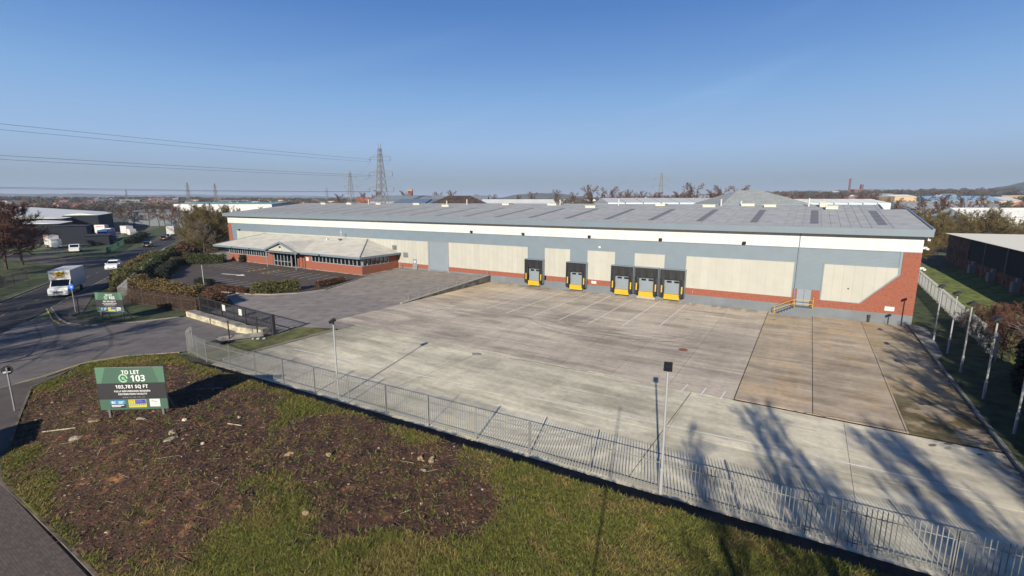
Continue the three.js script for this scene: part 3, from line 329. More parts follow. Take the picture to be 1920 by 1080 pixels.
{ // office block
  const o = thing('office_block', 'single-storey brick office with ribbon windows and a pale hipped roof', 'office', [0, 0, 0]);
  const g0 = .3, zf = 9.3, xl = -115, xr = -69.5, ye = 3.95, yr = 6.25;
  part('brick_wall', [span(xl, -97.4, g0, 2.15, zf - .25, zf), span(-99.1, -97.4, 2.15, 3.75, zf - .25, zf), span(-86.4, xr, g0, 2.15, zf - .25, zf), span(-86.4, -84.4, 2.15, 3.75, zf - .25, zf)], m.brick, o);
  part('brick_wall', [span(xr - .25, xr, g0, 2.15, .06, zf - .25), span(xr - .25, xr, 2.15, 3.75, .06, 2.6)], m.brick, o); part('brick_wall', [span(xl, xl + .25, g0, 3.75, .06, zf - .25)], m.brick, o);
  part('lintel', [span(xl, xr, 3.55, 3.78, zf - .26, zf + .02), span(xr - .26, xr + .02, 3.55, 3.78, .06, zf - .26)], m.shedDark, o);
  part('floor_slab', [span(xl, xr, .2, .55, .06, zf - .25)], m.concreteDark, o); part('plinth', [span(xl - .05, xr + .05, g0 - .2, .62, .06, zf + .05)], m.concreteDark, o);
  const win = (x0, x1, n, axis) => { const wn = part('window', axis ? [span(xr - .2, xr - .02, 2.15, 2.24, x0, x1), span(xr - .2, xr - .02, 3.47, 3.55, x0, x1)] : [span(x0, x1, 2.15, 2.24, zf - .2, zf + .03), span(x0, x1, 3.47, 3.55, zf - .2, zf - .02)], m.frame, o); const st = (x1 - x0) / n; for (let i = 0; i < n; i++) { const a = x0 + i * st; part('pane', axis ? span(xr - .14, xr - .11, 2.24, 3.47, a + .05, a + st - .05) : span(a + .05, a + st - .05, 2.24, 3.47, zf - .14, zf - .11), m.glass, wn); } for (let i = 0; i <= n; i++) { const a = x0 + i * st, k = i % 2 ? .055 : .085; part('mullion', axis ? span(xr - .18, xr + .005, 2.24, 3.47, a - k, a + k) : span(a - k, a + k, 2.24, 3.47, zf - .18, zf + .005), m.frame, wn); } };
  win(-114.7, -99.25, 17); win(-84.2, -69.7, 13); win(2.75, 9.0, 6, 1);
  // glazed entrance under the gable
  const en = part('entrance_screen', [span(-97.4, -97.1, .55, 3.55, zf - .2, zf), span(-91.2, -91.0, .55, 3.55, zf - .2, zf + .01), span(-97.4, -91, 3.4, 3.55, zf - .2, zf + .005)], m.frame, o);
  for (let i = 0; i < 5; i++) { part('pane', span(-97.1 + i * 1.18 + .07, -97.1 + (i + 1) * 1.18 - .07, .62, 3.4, zf - .12, zf - .09), m.glass, en); part('door_stile', [span(-97.1 + i * 1.18 - .07, -97.1 + i * 1.18 + .07, .6, 3.4, zf - .14, zf + .0), span(-97.1 + i * 1.18 + .07, -97.1 + (i + 1) * 1.18 - .07, 1.5, 1.6, zf - .12, zf - .03)], m.frame, en); }
  part('brick_wall', [span(-91, -86.4, g0, 3.6, zf - 1.6, zf - 1.35), span(-88.6, -86.4, g0, 3.55, zf - 1.35, zf - .25)], m.brick, o); part('side_door', span(-90.4, -89.2, .6, 2.8, zf - 1.34, zf - 1.28), m.shedDark, o);
  // hipped roof
  const e = [[xl - 4.2, ye, 10.6], [xr + .75, ye, 10.4], [xr + .75, ye, .08]], r0 = [-114.6, yr, .08], r1 = [-78.1, yr, .08], l0 = [xl - 4.2, ye, .08];
  const T = new Tri(); T.q(e[0], e[1], r1, r0); T.t(e[1], e[2], r1); T.t(l0, e[0], r0); part('roof', T.geo(), m.officeRoof, o);
  const U = new Tri(); U.q(l0, e[2], e[1], e[0]); part('soffit', new THREE.BufferGeometry().copy(U.geo()).translate(0, -.3, 0), M(.3, .3, .28, .8), o);
  part('fascia', [bx(e[1][0] - e[0][0] + .1, .38, .1, (e[0][0] + e[1][0]) / 2, ye - .13, 10.53, .0045), span(xr + .72, xr + .84, ye - .32, ye + .06, .08, 10.42), span(xl - 4.26, xl - 4.16, ye - .32, ye + .06, .08, 10.6)], m.blueFlat, o);
  part('hip_trim', [bar([e[1][0], ye + .06, e[1][2]], [r1[0], yr + .04, .1], .16, .08), bar([e[0][0], ye + .06, e[0][2]], [r0[0], yr + .04, .1], .16, .08)], m.trim, o);
  // entrance gable
  const ga = [-91.7, 5.75, 11.3], gl = [-97.6, 3.9, 11.3], gr = [-86.2, 3.9, 11.3], back = 2.6;
  const V = new Tri(); V.q(gl, ga, [ga[0], ga[1] - .02, back], [gl[0], 3.9, 10.2]); V.q(ga, gr, [gr[0], 3.9, 10.2], [ga[0], ga[1] - .02, back]); const pr = part('porch_roof', V.geo(), m.officeRoof, o);
  part('gable', prism([[-96.3, 3.95], [-87.4, 3.95], [-91.7, 5.3]], .08).translate(0, 0, 11.0), m.ivory, pr);
  part('barge_board', [bar([-97.9, 3.82, 11.3], [-91.7, 5.78, 11.3], .34, .14), bar([-85.9, 3.82, 11.3], [-91.7, 5.78, 11.3], .34, .142)], m.blueFlat, pr); part('porch_soffit', [span(-97.4, -86.4, 3.6, 3.68, 9.3, 11.2)], m.trim, pr);
  for (const x of [-96.9, -87]) part('porch_post', [cy(.09, .09, 3.3, x, .4, 11.0, 10)], m.trim, o);
  part('gable_light', [bx(.3, .3, .25, -91.7, 4.85, 11.2)], m.lampHead, o); part('alarm_box', [bx(.4, .4, .16, -91.5, 4.35, 11.16)], m.whiteP, o); part('notice', [span(-86.0, -85.2, 2.2, 2.9, zf, zf + .02)], m.whiteP, o);
  part('downpipe', [cy(.05, .05, 3.2, -86.35, .5, zf + .08, 8)], m.black, o); for (const [x, y] of [[-104, 3.85], [-80, 3.85], [-111, 3.85]]) part('wall_light', [bx(.25, .2, .2, x, y - .02, 10.66)], m.lampHead, o);
  part('roof_vent', [cy(.16, .16, .6, -88.5, 5.65, 2.2, 10)], m.whiteP, o); part('roof_vent', [cy(.05, .05, 2.2, -84.5, 5.75, 1.6, 6), bx(.5, .1, .1, -84.5, 7.6, 1.6)], m.whiteP, o); part('roof_vent', [bx(.6, .3, .5, -84.5, 6.1, 2)], m.steel, o); part('rainwater_strut', [bar([-68.7, 3.7, .2], [-69.3, 2.5, .2], .12)], m.shedDark, o);
}
{ // retaining wall and railing beside the ramp
  const w = thing('ramp_wall', 'concrete ramp retaining wall with a low pipe rail beside the docks', 'retaining wall', [0, 0, 0]);
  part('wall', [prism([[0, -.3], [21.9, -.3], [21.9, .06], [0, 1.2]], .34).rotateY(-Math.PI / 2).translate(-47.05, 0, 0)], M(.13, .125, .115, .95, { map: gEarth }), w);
  const y = (z) => lerp(1.2, .06, z / 21.9); part('coping', [bar([-47.22, y(0) + .05, .1], [-47.22, y(21.9) + .05, 21.9], .46, .1)], m.concrete, w);
  for (let k = 0; k < 10; k++) { const z = .6 + k * 2.2; part('rail_post', [bx(.07, .8, .07, -47.22, y(z) + .4, z)], m.galvDull, w); } for (const h of [.42, .78]) part('rail', [bar([-47.22, y(.4) + h, .4], [-47.22, y(20.4) + h, 20.4], .06, .06, 6)], m.galvDull, w);
  for (const x of [-68, -64]) solo('bollard', [cy(.07, .07, 1.1, x, .85, 1.2, 8), cy(.09, .05, .06, x, 1.95, 1.2, 8)], m.galv, x < -66 ? 'slim grey bollard at the office corner under the louvres' : 'slim grey bollard just right of the small side door', 'bollard');
}
// ---------------------------------------------------------------- the grass bank in front
const bankPoly = [[-49.3, 48.9], [-51.8, 51.5], [-52.7, 54.5], [-50.4, 57.25], [-49.2, 58.85], [-45.4, 60.1], [-42.8, 60.95], [-38.8, 62.2], [-36.6, 63.05], [-33.5, 63.68], [-29, 63.6], [-12, 63.5], [16, 63.5], [16, zF(16) + 2.0], [-30, zF(-30) + 1.7], [-44, zF(-44) + 1.0]];
function inside(p, poly) { let c = false; for (let i = 0, j = poly.length - 1; i < poly.length; j = i++) { const a = poly[i], b = poly[j]; if ((a[1] > p[1]) !== (b[1] > p[1]) && p[0] < (b[0] - a[0]) * (p[1] - a[1]) / (b[1] - a[1]) + a[0]) c = !c; } return c; }
function distPoly(p, poly, from = 0, to = poly.length) { let m2 = 1e9; for (let i = from; i < to; i++) { const a = poly[i], b = poly[(i + 1) % poly.length], dx = b[0] - a[0], dz = b[1] - a[1], t = clamp(((p[0] - a[0]) * dx + (p[1] - a[1]) * dz) / (dx * dx + dz * dz)); m2 = Math.min(m2, Math.hypot(p[0] - a[0] - dx * t, p[1] - a[1] - dz * t)); } return m2; }
function bankY(x, z) {
  const p = [x, z], inn = inside(p, bankPoly), d = distPoly(p, bankPoly); if (!inn) return -.02 - Math.min(d, .6) * .5;
  const top = lerp(.3, 1.0, smooth(-49, -31, x)), face = smooth(0, .7, z - zF(x) - lerp(lerp(1.0, 1.7, smooth(-44, -30, x)), 2.0, smooth(-30, 16, x))), out = smooth(0, 5, distPoly(p, bankPoly, 0, 12));
  return top * face * (.12 + .88 * out) + (fbm(x * .8, z * .8, 3) - .5) * .22 * Math.min(1, d) + (fbm(x * 3.1, z * 3.1, 3) - .5) * .12 * Math.min(1, d * 2);
}
// where felled shrubs have left bark litter and bare soil: 0 grass, 1 litter
function litter(x, z) { const n = (fbm(x * .33 + 4, z * .33 + 2, 4) - .5) * 2.6, e = (cx, cz, rx, rz) => 1 - Math.hypot((x - cx) / rx, (z - cz) / rz); const v = Math.max(e(-37, 56.8, 13, 6), e(-18, 54, 7.6, 3.7), e(-28, 58.2, 10, 4.2) * .85, e(-26, 60.8, 7, 2.2) * .6); return smooth(-.30, .10, v + n * .36) * (.86 + .14 * smooth(.35, .6, fbm(x * 1.6, z * 1.6 + 7, 3))); }
{
  const nx = 300, nz = 84, x0 = -54, x1 = 15, z0 = 47.4, z1 = 64.4, pos = [], uv = [], idx = [];
  for (let j = 0; j <= nz; j++) for (let i = 0; i <= nx; i++) { const x = lerp(x0, x1, i / nx), z = lerp(z0, z1, j / nz); pos.push(x, bankY(x, z), z); uv.push(i / nx, j / nz); }
  for (let j = 0; j < nz; j++) for (let i = 0; i < nx; i++) { const a = j * (nx + 1) + i; idx.push(a, a + nx + 1, a + 1, a + 1, a + nx + 1, a + nx + 2); }
  const g = new THREE.BufferGeometry(); g.setAttribute('position', new THREE.Float32BufferAttribute(pos, 3)); g.setAttribute('uv', new THREE.Float32BufferAttribute(uv, 2)); g.setIndex(idx); g.computeVertexNormals();
  const t = dataTex(1380, 340, (i, j) => { const x = lerp(x0, x1, i / 1380), z = lerp(z0, z1, j / 340), l = litter(x, z), n = fbm(x * 2.2, z * 2.2, 4), q = .65 + .7 * n + (hash2(i * 3, j * 7) - .5) * .35, dry = smooth(.45, .7, fbm(x * .5 + 9, z * .5, 3)); const gr = [lerp(.27, .34, dry), lerp(.29, .31, dry), lerp(.09, .135, dry)], so = [.25, .165, .118], pale = smooth(.66, .8, fbm(x * 1.3 + 40, z * 1.3, 3)) * l; return [0, 1, 2].map((k) => (lerp(gr[k], so[k], l) + pale * [.2, .15, .09][k]) * q); }, { srgb: true });
  const bank = shade(new THREE.Mesh(g, M(1, 1, 1, .97, { map: t, bumpMap: (() => { const b = bumpFine.clone(); b.repeat.set(40, 10); return b; })(), bumpScale: .04 }))); bank.name = 'grass_bank'; bank.userData.kind = 'structure'; scene.add(bank);
  // grass blades in tufts, moss, and the shreds of bark and leaf litter lying between them
  const r = mulberry(101), tuft = new Tri(); for (let k = 0; k < 6; k++) { const a = r() * 6.28, l = .05 + r() * .08, h = .035 + r() * .055, w = .012, cx = (r() - .5) * .07, cz = (r() - .5) * .07, c = Math.cos(a), s = Math.sin(a); tuft.t([cx - s * w, 0, cz + c * w], [cx + s * w, 0, cz - c * w], [cx + c * l, h, cz + s * l]); }
  const chip = new Tri(); chip.q([-.05, .006, -.012], [.05, .004, -.016], [.046, .02, .014], [-.048, .014, .012]); chip.t([-.05, .006, -.012], [-.048, .014, .012], [-.02, -.01, 0]); chip.q([-.02, .0, .03], [.03, .012, .036], [.034, .02, .05], [-.018, .006, .046]);
  const put = (name, geo, mt, n, label, cat, colour, accept, sc) => { const im = new THREE.InstancedMesh(geo, mt, n), d = new THREE.Object3D(), c = new THREE.Color(); let i = 0, guard = 0; while (i < n && guard++ < n * 12) { const x = lerp(-53, 10, r()), z = lerp(47.8, 63.6, Math.pow(r(), .85)); if ((68.6 - z) * .31 + 1 < x) continue; if (!inside([x, z], bankPoly) || distPoly([x, z], bankPoly) < .08) continue; const l = litter(x, z); if (!accept(l, x, z)) continue; d.position.set(x, bankY(x, z) - .008, z); d.rotation.set((r() - .5) * .5, r() * 6.28, (r() - .5) * .5); d.scale.setScalar(sc[0] + r() * (sc[1] - sc[0])); d.updateMatrix(); im.setMatrixAt(i, d.matrix); const q = colour(l, x, z); im.setColorAt(i, c.setRGB(...q)); i++; } im.count = i; im.name = name; shade(im); scene.add(im); tag(im, label, cat, null, 'stuff'); };
  put('bank_grass', tuft.geo(), M(1, 1, 1, .9), 95000, 'short mossy grass covering the sloping bank before the fence', 'grass', (l, x, z) => { const k = .6 + .8 * r(), dry = fbm(x * .9, z * .9, 3) > .58 ? 1 : 0, y = r(); return dry || y < .16 ? [.155 * k, .125 * k, .032 * k] : [.102 * k, .110 * k, .015 * k]; }, (l) => r() > l * 1.05 && true, [.7, 1.7]);
  put('bark_litter', chip.geo(), M(1, 1, 1, .95), 60000, 'brown bark chips and dead leaves scattered over the bank', 'litter', () => { const k = .5 + r(), y = r(); return y < .035 ? [.30 * k, .24 * k, .16 * k] : y < .45 ? [.125 * k, .055 * k, .027 * k] : [.062 * k, .036 * k, .024 * k]; }, (l) => r() < .10 + l, [.5, 1.7]);
  put('weed_clumps', tuft.geo(), M(1, 1, 1, .95), 1300, 'coarse clumps of dead and green weeds dotted over the bank', 'weeds', () => { const k = .6 + r() * .7; return r() < .55 ? [.115 * k, .080 * k, .036 * k] : [.070 * k, .085 * k, .018 * k]; }, (l, x, z) => fbm(x * .6 + 30, z * .6, 3) > .5, [1.4, 3.0]);
  // dead twigs and stalks
  const tw = new Tri(); for (let k = 0; k < 3; k++) { const a = k * 2.1, c = Math.cos(a) * .006, s = Math.sin(a) * .006, a2 = a + 2.1, c2 = Math.cos(a2) * .006, s2 = Math.sin(a2) * .006; tw.q([-.28, .01 + c, s], [.28, .02 + c * .6, s * .6 + .04], [.28, .02 + c2 * .6, s2 * .6 + .04], [-.28, .01 + c2, s2]); }
  put('dead_twigs', tw.geo(), M(1, 1, 1, .95), 2600, 'thin dead twigs strewn among the bark litter', 'twigs', () => { const k = .6 + r() * .8; return r() < .07 ? [.26 * k, .22 * k, .15 * k] : [.10 * k, .062 * k, .042 * k]; }, (l) => r() < .1 + l, [.4, 1.8]);
}
{ // stumps, cut logs and stones left on the bank
  const r = mulberry(8); const lump = (sx, sy, sz, k = .25) => { const g = new THREE.IcosahedronGeometry(1, 2), p = g.attributes.position; for (let i = 0; i < p.count; i++) { const x = p.getX(i), y = p.getY(i), z = p.getZ(i), q = 1 + (fbm(x * 1.7 + sx * 30, y * 1.7 + z * 1.3 + sz * 9, 3) - .5) * 2 * k; p.setXYZ(i, x * q * sx, Math.max(-.6, y * q) * sy, z * q * sz); } g.computeVertexNormals(); return g; };
  const S = (x, z, sx, sy, sz, mt, name, label, cat) => { const g = lump(sx * .58, sy * .7, sz * .58, .6); g.rotateY(r() * 6); g.translate(x, bankY(x, z) + sy * .35, z); solo(name, g, mt, label, cat); };
  S(-34.3, 60.4, .62, .16, .34, m.woodPale, 'cut_log', 'pale flat cut log lying left of the smaller stump below the large sign', 'log');
  S(-29.6, 57.5, .30, .22, .24, m.woodPale, 'tree_stump', 'pale sawn stump in the litter right of the large sign', 'stump'); S(-29.1, 57.8, .6, .07, .28, m.woodPale, 'wood_offcut', 'splintered pale offcut just below the sawn stump', 'wood');
  S(-35.8, 59.1, .5, .1, .2, m.wood, 'wood_offcut', 'tan offcut below the left leg of the large sign', 'wood'); S(-30.9, 56.3, .28, .14, .2, m.stone, 'stone', 'grey white stone at the right leg of the large sign', 'stone');
  S(-28.6, 54.3, .34, .1, .16, m.woodPale, 'wood_offcut', 'pale flat offcut on the grass edge right of the sign', 'wood'); S(-15.2, 51.9, .34, .2, .26, m.wood, 'tree_stump', 'tan stump with a second beside it in the brown patch near the fence', 'stump'); S(-15.8, 52.1, .24, .16, .2, m.wood, 'tree_stump', 'smaller stump left of the tan stump in the brown patch', 'stump');
  S(-20.1, 54.3, .3, .14, .22, m.wood, 'tree_stump', 'low stump at the upper left of the brown patch', 'stump'); S(-16.9, 57.9, .3, .12, .2, m.wood, 'tree_stump', 'low tan stump in the grass at the bottom of the picture', 'stump'); S(-15.0, 52.7, .3, .08, .12, m.woodPale, 'wood_offcut', 'short pale chunk in front of the two stumps', 'wood');
  S(-33.4, 57.6, .42, .1, .22, m.woodPale, 'wood_offcut', 'bleached offcut between the legs of the large sign', 'wood'); S(-26.9, 57.2, .16, .12, .14, m.stone, 'stone', 'small round stone in the litter far right of the sawn stump', 'stone'); S(-22.0, 55.3, .55, .06, .35, m.sand, 'sand_heap', 'small scrape of pale sandy soil left of the brown patch', 'soil');
  const stick = (a, b, w, label) => solo('stick', [bar([a[0], bankY(a[0], a[1]) + .06, a[1]], [b[0], bankY(b[0], b[1]) + .08, b[1]], w)], m.woodPale, label, 'stick');
  stick([-35.5, 53.4], [-34.2, 52.4], .05, 'thin white stick on the grass behind the large sign'); stick([-34.9, 52.6], [-34.4, 53.0], .05, 'short white stick crossing a longer one behind the large sign'); stick([-28.2, 55.2], [-27.2, 54.9], .06, 'straight pale stick right of the stump'); stick([-38.4, 60.9], [-36.2, 59.9], .06, 'long thin branch lying near the lower left footway edge'); stick([-12.9, 50.3], [-10.8, 49.2], .05, 'dark branch lying on the grass near the fence');
}
// ---------------------------------------------------------------- fences
const paleGeo = (h, w = .032) => { const g = prism([[-w / 2, 0], [w / 2, 0], [w / 2, h - .09], [w * .22, h], [0, h - .05], [-w * .22, h], [-w / 2, h - .09]], .022); return metreUV(g.toNonIndexed ? (g.index ? g.toNonIndexed() : g) : g); };
function palisade(f, a, b, { h = 2.1, post = 3.5, pitch = .155, mat = m.galv, y = () => 0, single = 0, order = 1 }) {
  // posts, two rails and pales along a straight run; the first `single` pales are parts of their own, the others are joined
  const L = Math.hypot(b[0] - a[0], b[1] - a[1]), ux = (b[0] - a[0]) / L, uz = (b[1] - a[1]) / L, ang = -Math.atan2(uz, ux), at = (s) => [a[0] + ux * s, a[1] + uz * s];
  const n = Math.max(1, Math.round(L / post)), postG = metreUV(bx(.065, h + .06, .08, 0, h / 2 - .03, 0).toNonIndexed());
  for (let i = 0; i <= n; i++) { const [x, z] = at(L * i / n), o = shade(new THREE.Mesh(postG, mat)); o.name = 'post'; o.position.set(x - uz * .07 * order, y(x, z), z + ux * .07 * order); o.rotation.y = ang; f.add(o); }
  for (let i = 0; i < n; i++) for (const k of [.3, h - .42]) { const [x0, z0] = at(L * i / n + .02), [x1, z1] = at(L * (i + 1) / n - .02); part('rail', [bar([x0, y(x0, z0) + k, z0], [x1, y(x1, z1) + k, z1], .035, .035)], mat, f); }
  const pg = paleGeo(h - .1), c = Math.floor(L / pitch), rest = []; let used1 = 0;
  for (let i = 0; i < c; i++) { const [x, z] = at((i + .5) * L / c), px = x + uz * .04 * order, pz = z - ux * .04 * order; if (used1 < single) { used1++; const o = shade(new THREE.Mesh(pg, mat)); o.name = 'pale'; o.position.set(px, y(x, z) + .1, pz); o.rotation.y = ang; f.add(o); } else { const q = pg.clone(); q.rotateY(ang); q.translate(px, y(x, z) + .1, pz); rest.push(q); } }
  if (rest.length) part('pales', rest, mat, f).userData.kind = 'stuff';
}
{
  const f = thing('palisade_fence', 'long galvanised palisade fence between the grass bank and the concrete yard', 'fence', [0, 0, 0]);
  palisade(f, [9.4, zF(9.4)], [-44.4, zF(-44.4)], { h: 2.05, post: 3.55, pitch: .165, single: 300, order: 1 });
  palisade(f, [-44.4, zF(-44.4)], [-48.6, 48.25], { h: 2.05, post: 2.1, pitch: .165, order: 1 }); palisade(f, [-48.6, 48.25], [-50.1, 47.2], { h: 2.05, post: 1.8, pitch: .165, order: 1 });
  const g = thing('palisade_fence', 'pale palisade fence on the grass strip right of the warehouse', 'fence', [0, 0, 0]); palisade(g, [17.1, -44], [15.15, 12], { h: 2.35, post: 2.9, pitch: .17, mat: m.galvDull, y: () => .1, single: 0, order: 1 });
  const k = thing('palisade_fence', 'grey palisade fence across the far end of the grass field', 'fence', [0, 0, 0]); palisade(k, [20, -88], [36, -89], { h: 2.1, post: 2.8, pitch: .2, mat: m.galvDull });
  const q = thing('palisade_fence', 'dull palisade fence in front of the brown beech hedge beside the gate', 'fence', [0, 0, 0]); palisade(q, [-64.6, 40.1], [-81.6, 42.2], { h: 2.2, post: 2.9, pitch: .2, mat: M(.085, .065, .05, .8) });
  const w = thing('palisade_fence', 'thin palisade fence running beside the roadside hedge towards the willow', 'fence', [0, 0, 0]); palisade(w, [-81.6, 42.2], rd(-60, 11.2), { h: 2.2, post: 2.9, pitch: .2, mat: m.galvDull });
  const u = thing('palisade_fence', 'dark palisade fence under the trees left of the road', 'fence', [0, 0, 0]); palisade(u, rd(25, -4.4), rd(-24, -4.4), { h: 2, post: 2.9, pitch: .2, mat: M(.03, .03, .034, .9), y: () => .08 });
  const e = thing('mesh_fence', 'dark green mesh fence on the verge by the vehicle yard', 'fence', [0, 0, 0]); { const A = rd(-72, -3.4), B = rd(-170, -12); palisade(e, A, B, { h: 1.7, post: 3, pitch: .12, mat: m.greenF, y: () => .06 }); part('banner', [bx(1.9, 1.2, .04, lerp(A[0], B[0], .24), 1.1, lerp(A[1], B[1], .24) + .12, Math.atan2(A[1] - B[1], B[0] - A[0]) + Math.PI)], m.whiteP, e); }
}
// ---------------------------------------------------------------- lamp posts
function lamp(x, y, z, h, label, turn, head = 1) {
  const o = thing('floodlight_post', label, 'lamp post', [x, y, z], turn, 'floodlight posts');
  part('base_sleeve', [cy(.09, .09, 1.3, 0, 0, 0, 12), cy(.1, .085, .06, 0, 1.3, 0, 12)], m.pole, o); part('pole', [cy(.062, .055, h - 1.3, 0, 1.3, 0, 12)], m.pole, o);
  const l = part('floodlight', [bx(.4 * head, .14, .52 * head, 0, h + .22, .06, 0, .42), bx(.32 * head, .1, .3 * head, 0, h + .3, .02, 0, .42)], m.lampHead, o); part('stirrup', [bx(.3, .05, .1, 0, h + .02, 0), bx(.04, .26, .06, -.17, h + .12, 0), bx(.04, .26, .06, .17, h + .12, 0)], m.lampHead, l); part('lens', [bx(.33 * head, .012, .42 * head, 0, h + .15, .03, 0, .42)], M(.3, .3, .3, .15), l); return o;
}
lamp(-4.88, .1, zF(-4.88) + .18, 6.25, 'tall floodlight post at the fence with its square lamp in mid yard', .2, .95); lamp(-27.7, .1, zF(-27.7) - .2, 5.45, 'floodlight post at the fence halfway to the gate', -.5, .95); lamp(-75, .05, 34.0, 4.9, 'floodlight post among the brown shrubs by the car park', -.3);
lamp(11.86, .1, 6.4, 5.4, 'farthest floodlight post on the grass right of the yard', -1.3); lamp(12.05, .1, 11.3, 5.5, 'second farthest floodlight post on the right grass strip', -1.3); lamp(11.8, .1, 17.2, 5.6, 'third floodlight post from the warehouse on the right grass strip', -1.3); lamp(11.76, .1, 23.6, 5.65, 'fourth floodlight post from the warehouse, before the red shrubs', -1.3); lamp(11.8, .1, 29.7, 5.6, 'nearest floodlight post on the right, cut by the picture edge', -1.3);
// ---------------------------------------------------------------- gate, blocks, small posts
{
  const g = thing('sliding_gate', 'closed black railed gate with two white notices behind the concrete blocks', 'gate', [0, 0, 0]); const A = [-64.4, 39.55], B = [-47.1, 40.6], at = (t) => [lerp(A[0], B[0], t), lerp(A[1], B[1], t)], H = 2.25;
  for (const t of [0, .33, .66, 1]) { const [x, z] = at(t); part('gate_post', [bx(t === 1 || t === 0 ? .3 : .1, H + .12, t === 1 || t === 0 ? .3 : .1, x, H / 2, z)], m.black, g); }
  for (const y of [.35, 1.15, H - .1]) { const [a, b] = [at(0), at(1)]; part('rail', [bar([a[0], y, a[1]], [b[0], y, b[1]], .08, .07)], m.black, g); }
  for (let i = 1; i < 64; i++) { const [x, z] = at(i / 64), th = i % 8 === 0 ? .1 : .035; part('upright', [bx(th, H - .45, .05, x, .35 + (H - .45) / 2, z)], m.black, g); }
  for (const t of [.37, .60]) { const [x, z] = at(t); part('notice', [bx(.72, .72, .02, x, 1.62, z + .06, -.06)], m.whiteP, g); }
  const blk = (x0, x1, z, d, lab, turn = 0) => { const L = x1 - x0, o = thing('concrete_block', lab, 'block', [(x0 + x1) / 2, 0, z], turn, 'blocks across the entrance'); const gg = new THREE.BoxGeometry(L, .62, d, 14, 4, 4), p = gg.attributes.position; for (let i = 0; i < p.count; i++) { const x = p.getX(i), y = p.getY(i), zz = p.getZ(i); const n = (fbm(x * 2 + x0, y * 3 + zz * 2, 3) - .5) * .12; p.setXYZ(i, x + n * .3, y + n * .25, zz + n); } gg.computeVertexNormals(); part('block', gg.translate(0, .31, 0), m.stone, o); part('capping', [bx(L - .1, .05, d - .12, 0, .645, 0)], m.concreteDark, o); };
  blk(-64.4, -58.2, 40.9, 1.1, 'rough cream stone block across the left end of the entrance', -.05); blk(-58.0, -52.2, 41.15, 1.1, 'rough cream stone block in the middle of the entrance', -.05); blk(-52.0, -48.0, 41.2, 1.0, 'shorter stone block beside the right gate post', .18);
  const wl = solo('low_wall', [bar([-49.6, .2, 45.2], [-47.5, .2, 41.8], .5, .4), bar([-49.3, .42, 45.3], [-47.2, .42, 41.7], .62, .06)], m.concreteDark, 'low concrete wall joining the last block to the fence end', 'wall');
  const post = (x, z, h, lab) => { const o = thing('steel_post', lab, 'post', [x, 0, z]); part('shaft', [bx(.09, h, .09, 0, h / 2, 0)], m.black, o); part('foot', [bx(.35, .08, .35, 0, .12, 0), bx(.13, .05, .13, 0, h, 0)], m.black, o); };
  post(-48.6, 44.4, 2.2, 'thin black post standing near the fence corner'); post(-47.9, 41.9, 2.2, 'thin black post just left of the gate end post');
  solo('rubble_bag', [bx(1.1, .4, .6, -48.4, .22, 45.6, .3), bx(.6, .3, .5, -49.2, .2, 46, .8)], m.rubber, 'crumpled black sacks lying at the foot of the low wall', 'sack'); solo('rubble_bag', [bx(.34, .1, .2, -47.0, .15, 42.4, .4, .2), bx(.26, .1, .18, -46.5, .15, 42.1, 1.2, .1, .3), bx(.2, .12, .16, -47.4, .15, 42.7, 2.2, .3)], m.greyVan, 'small white rubbish heap at the gate end post', 'rubbish');
}
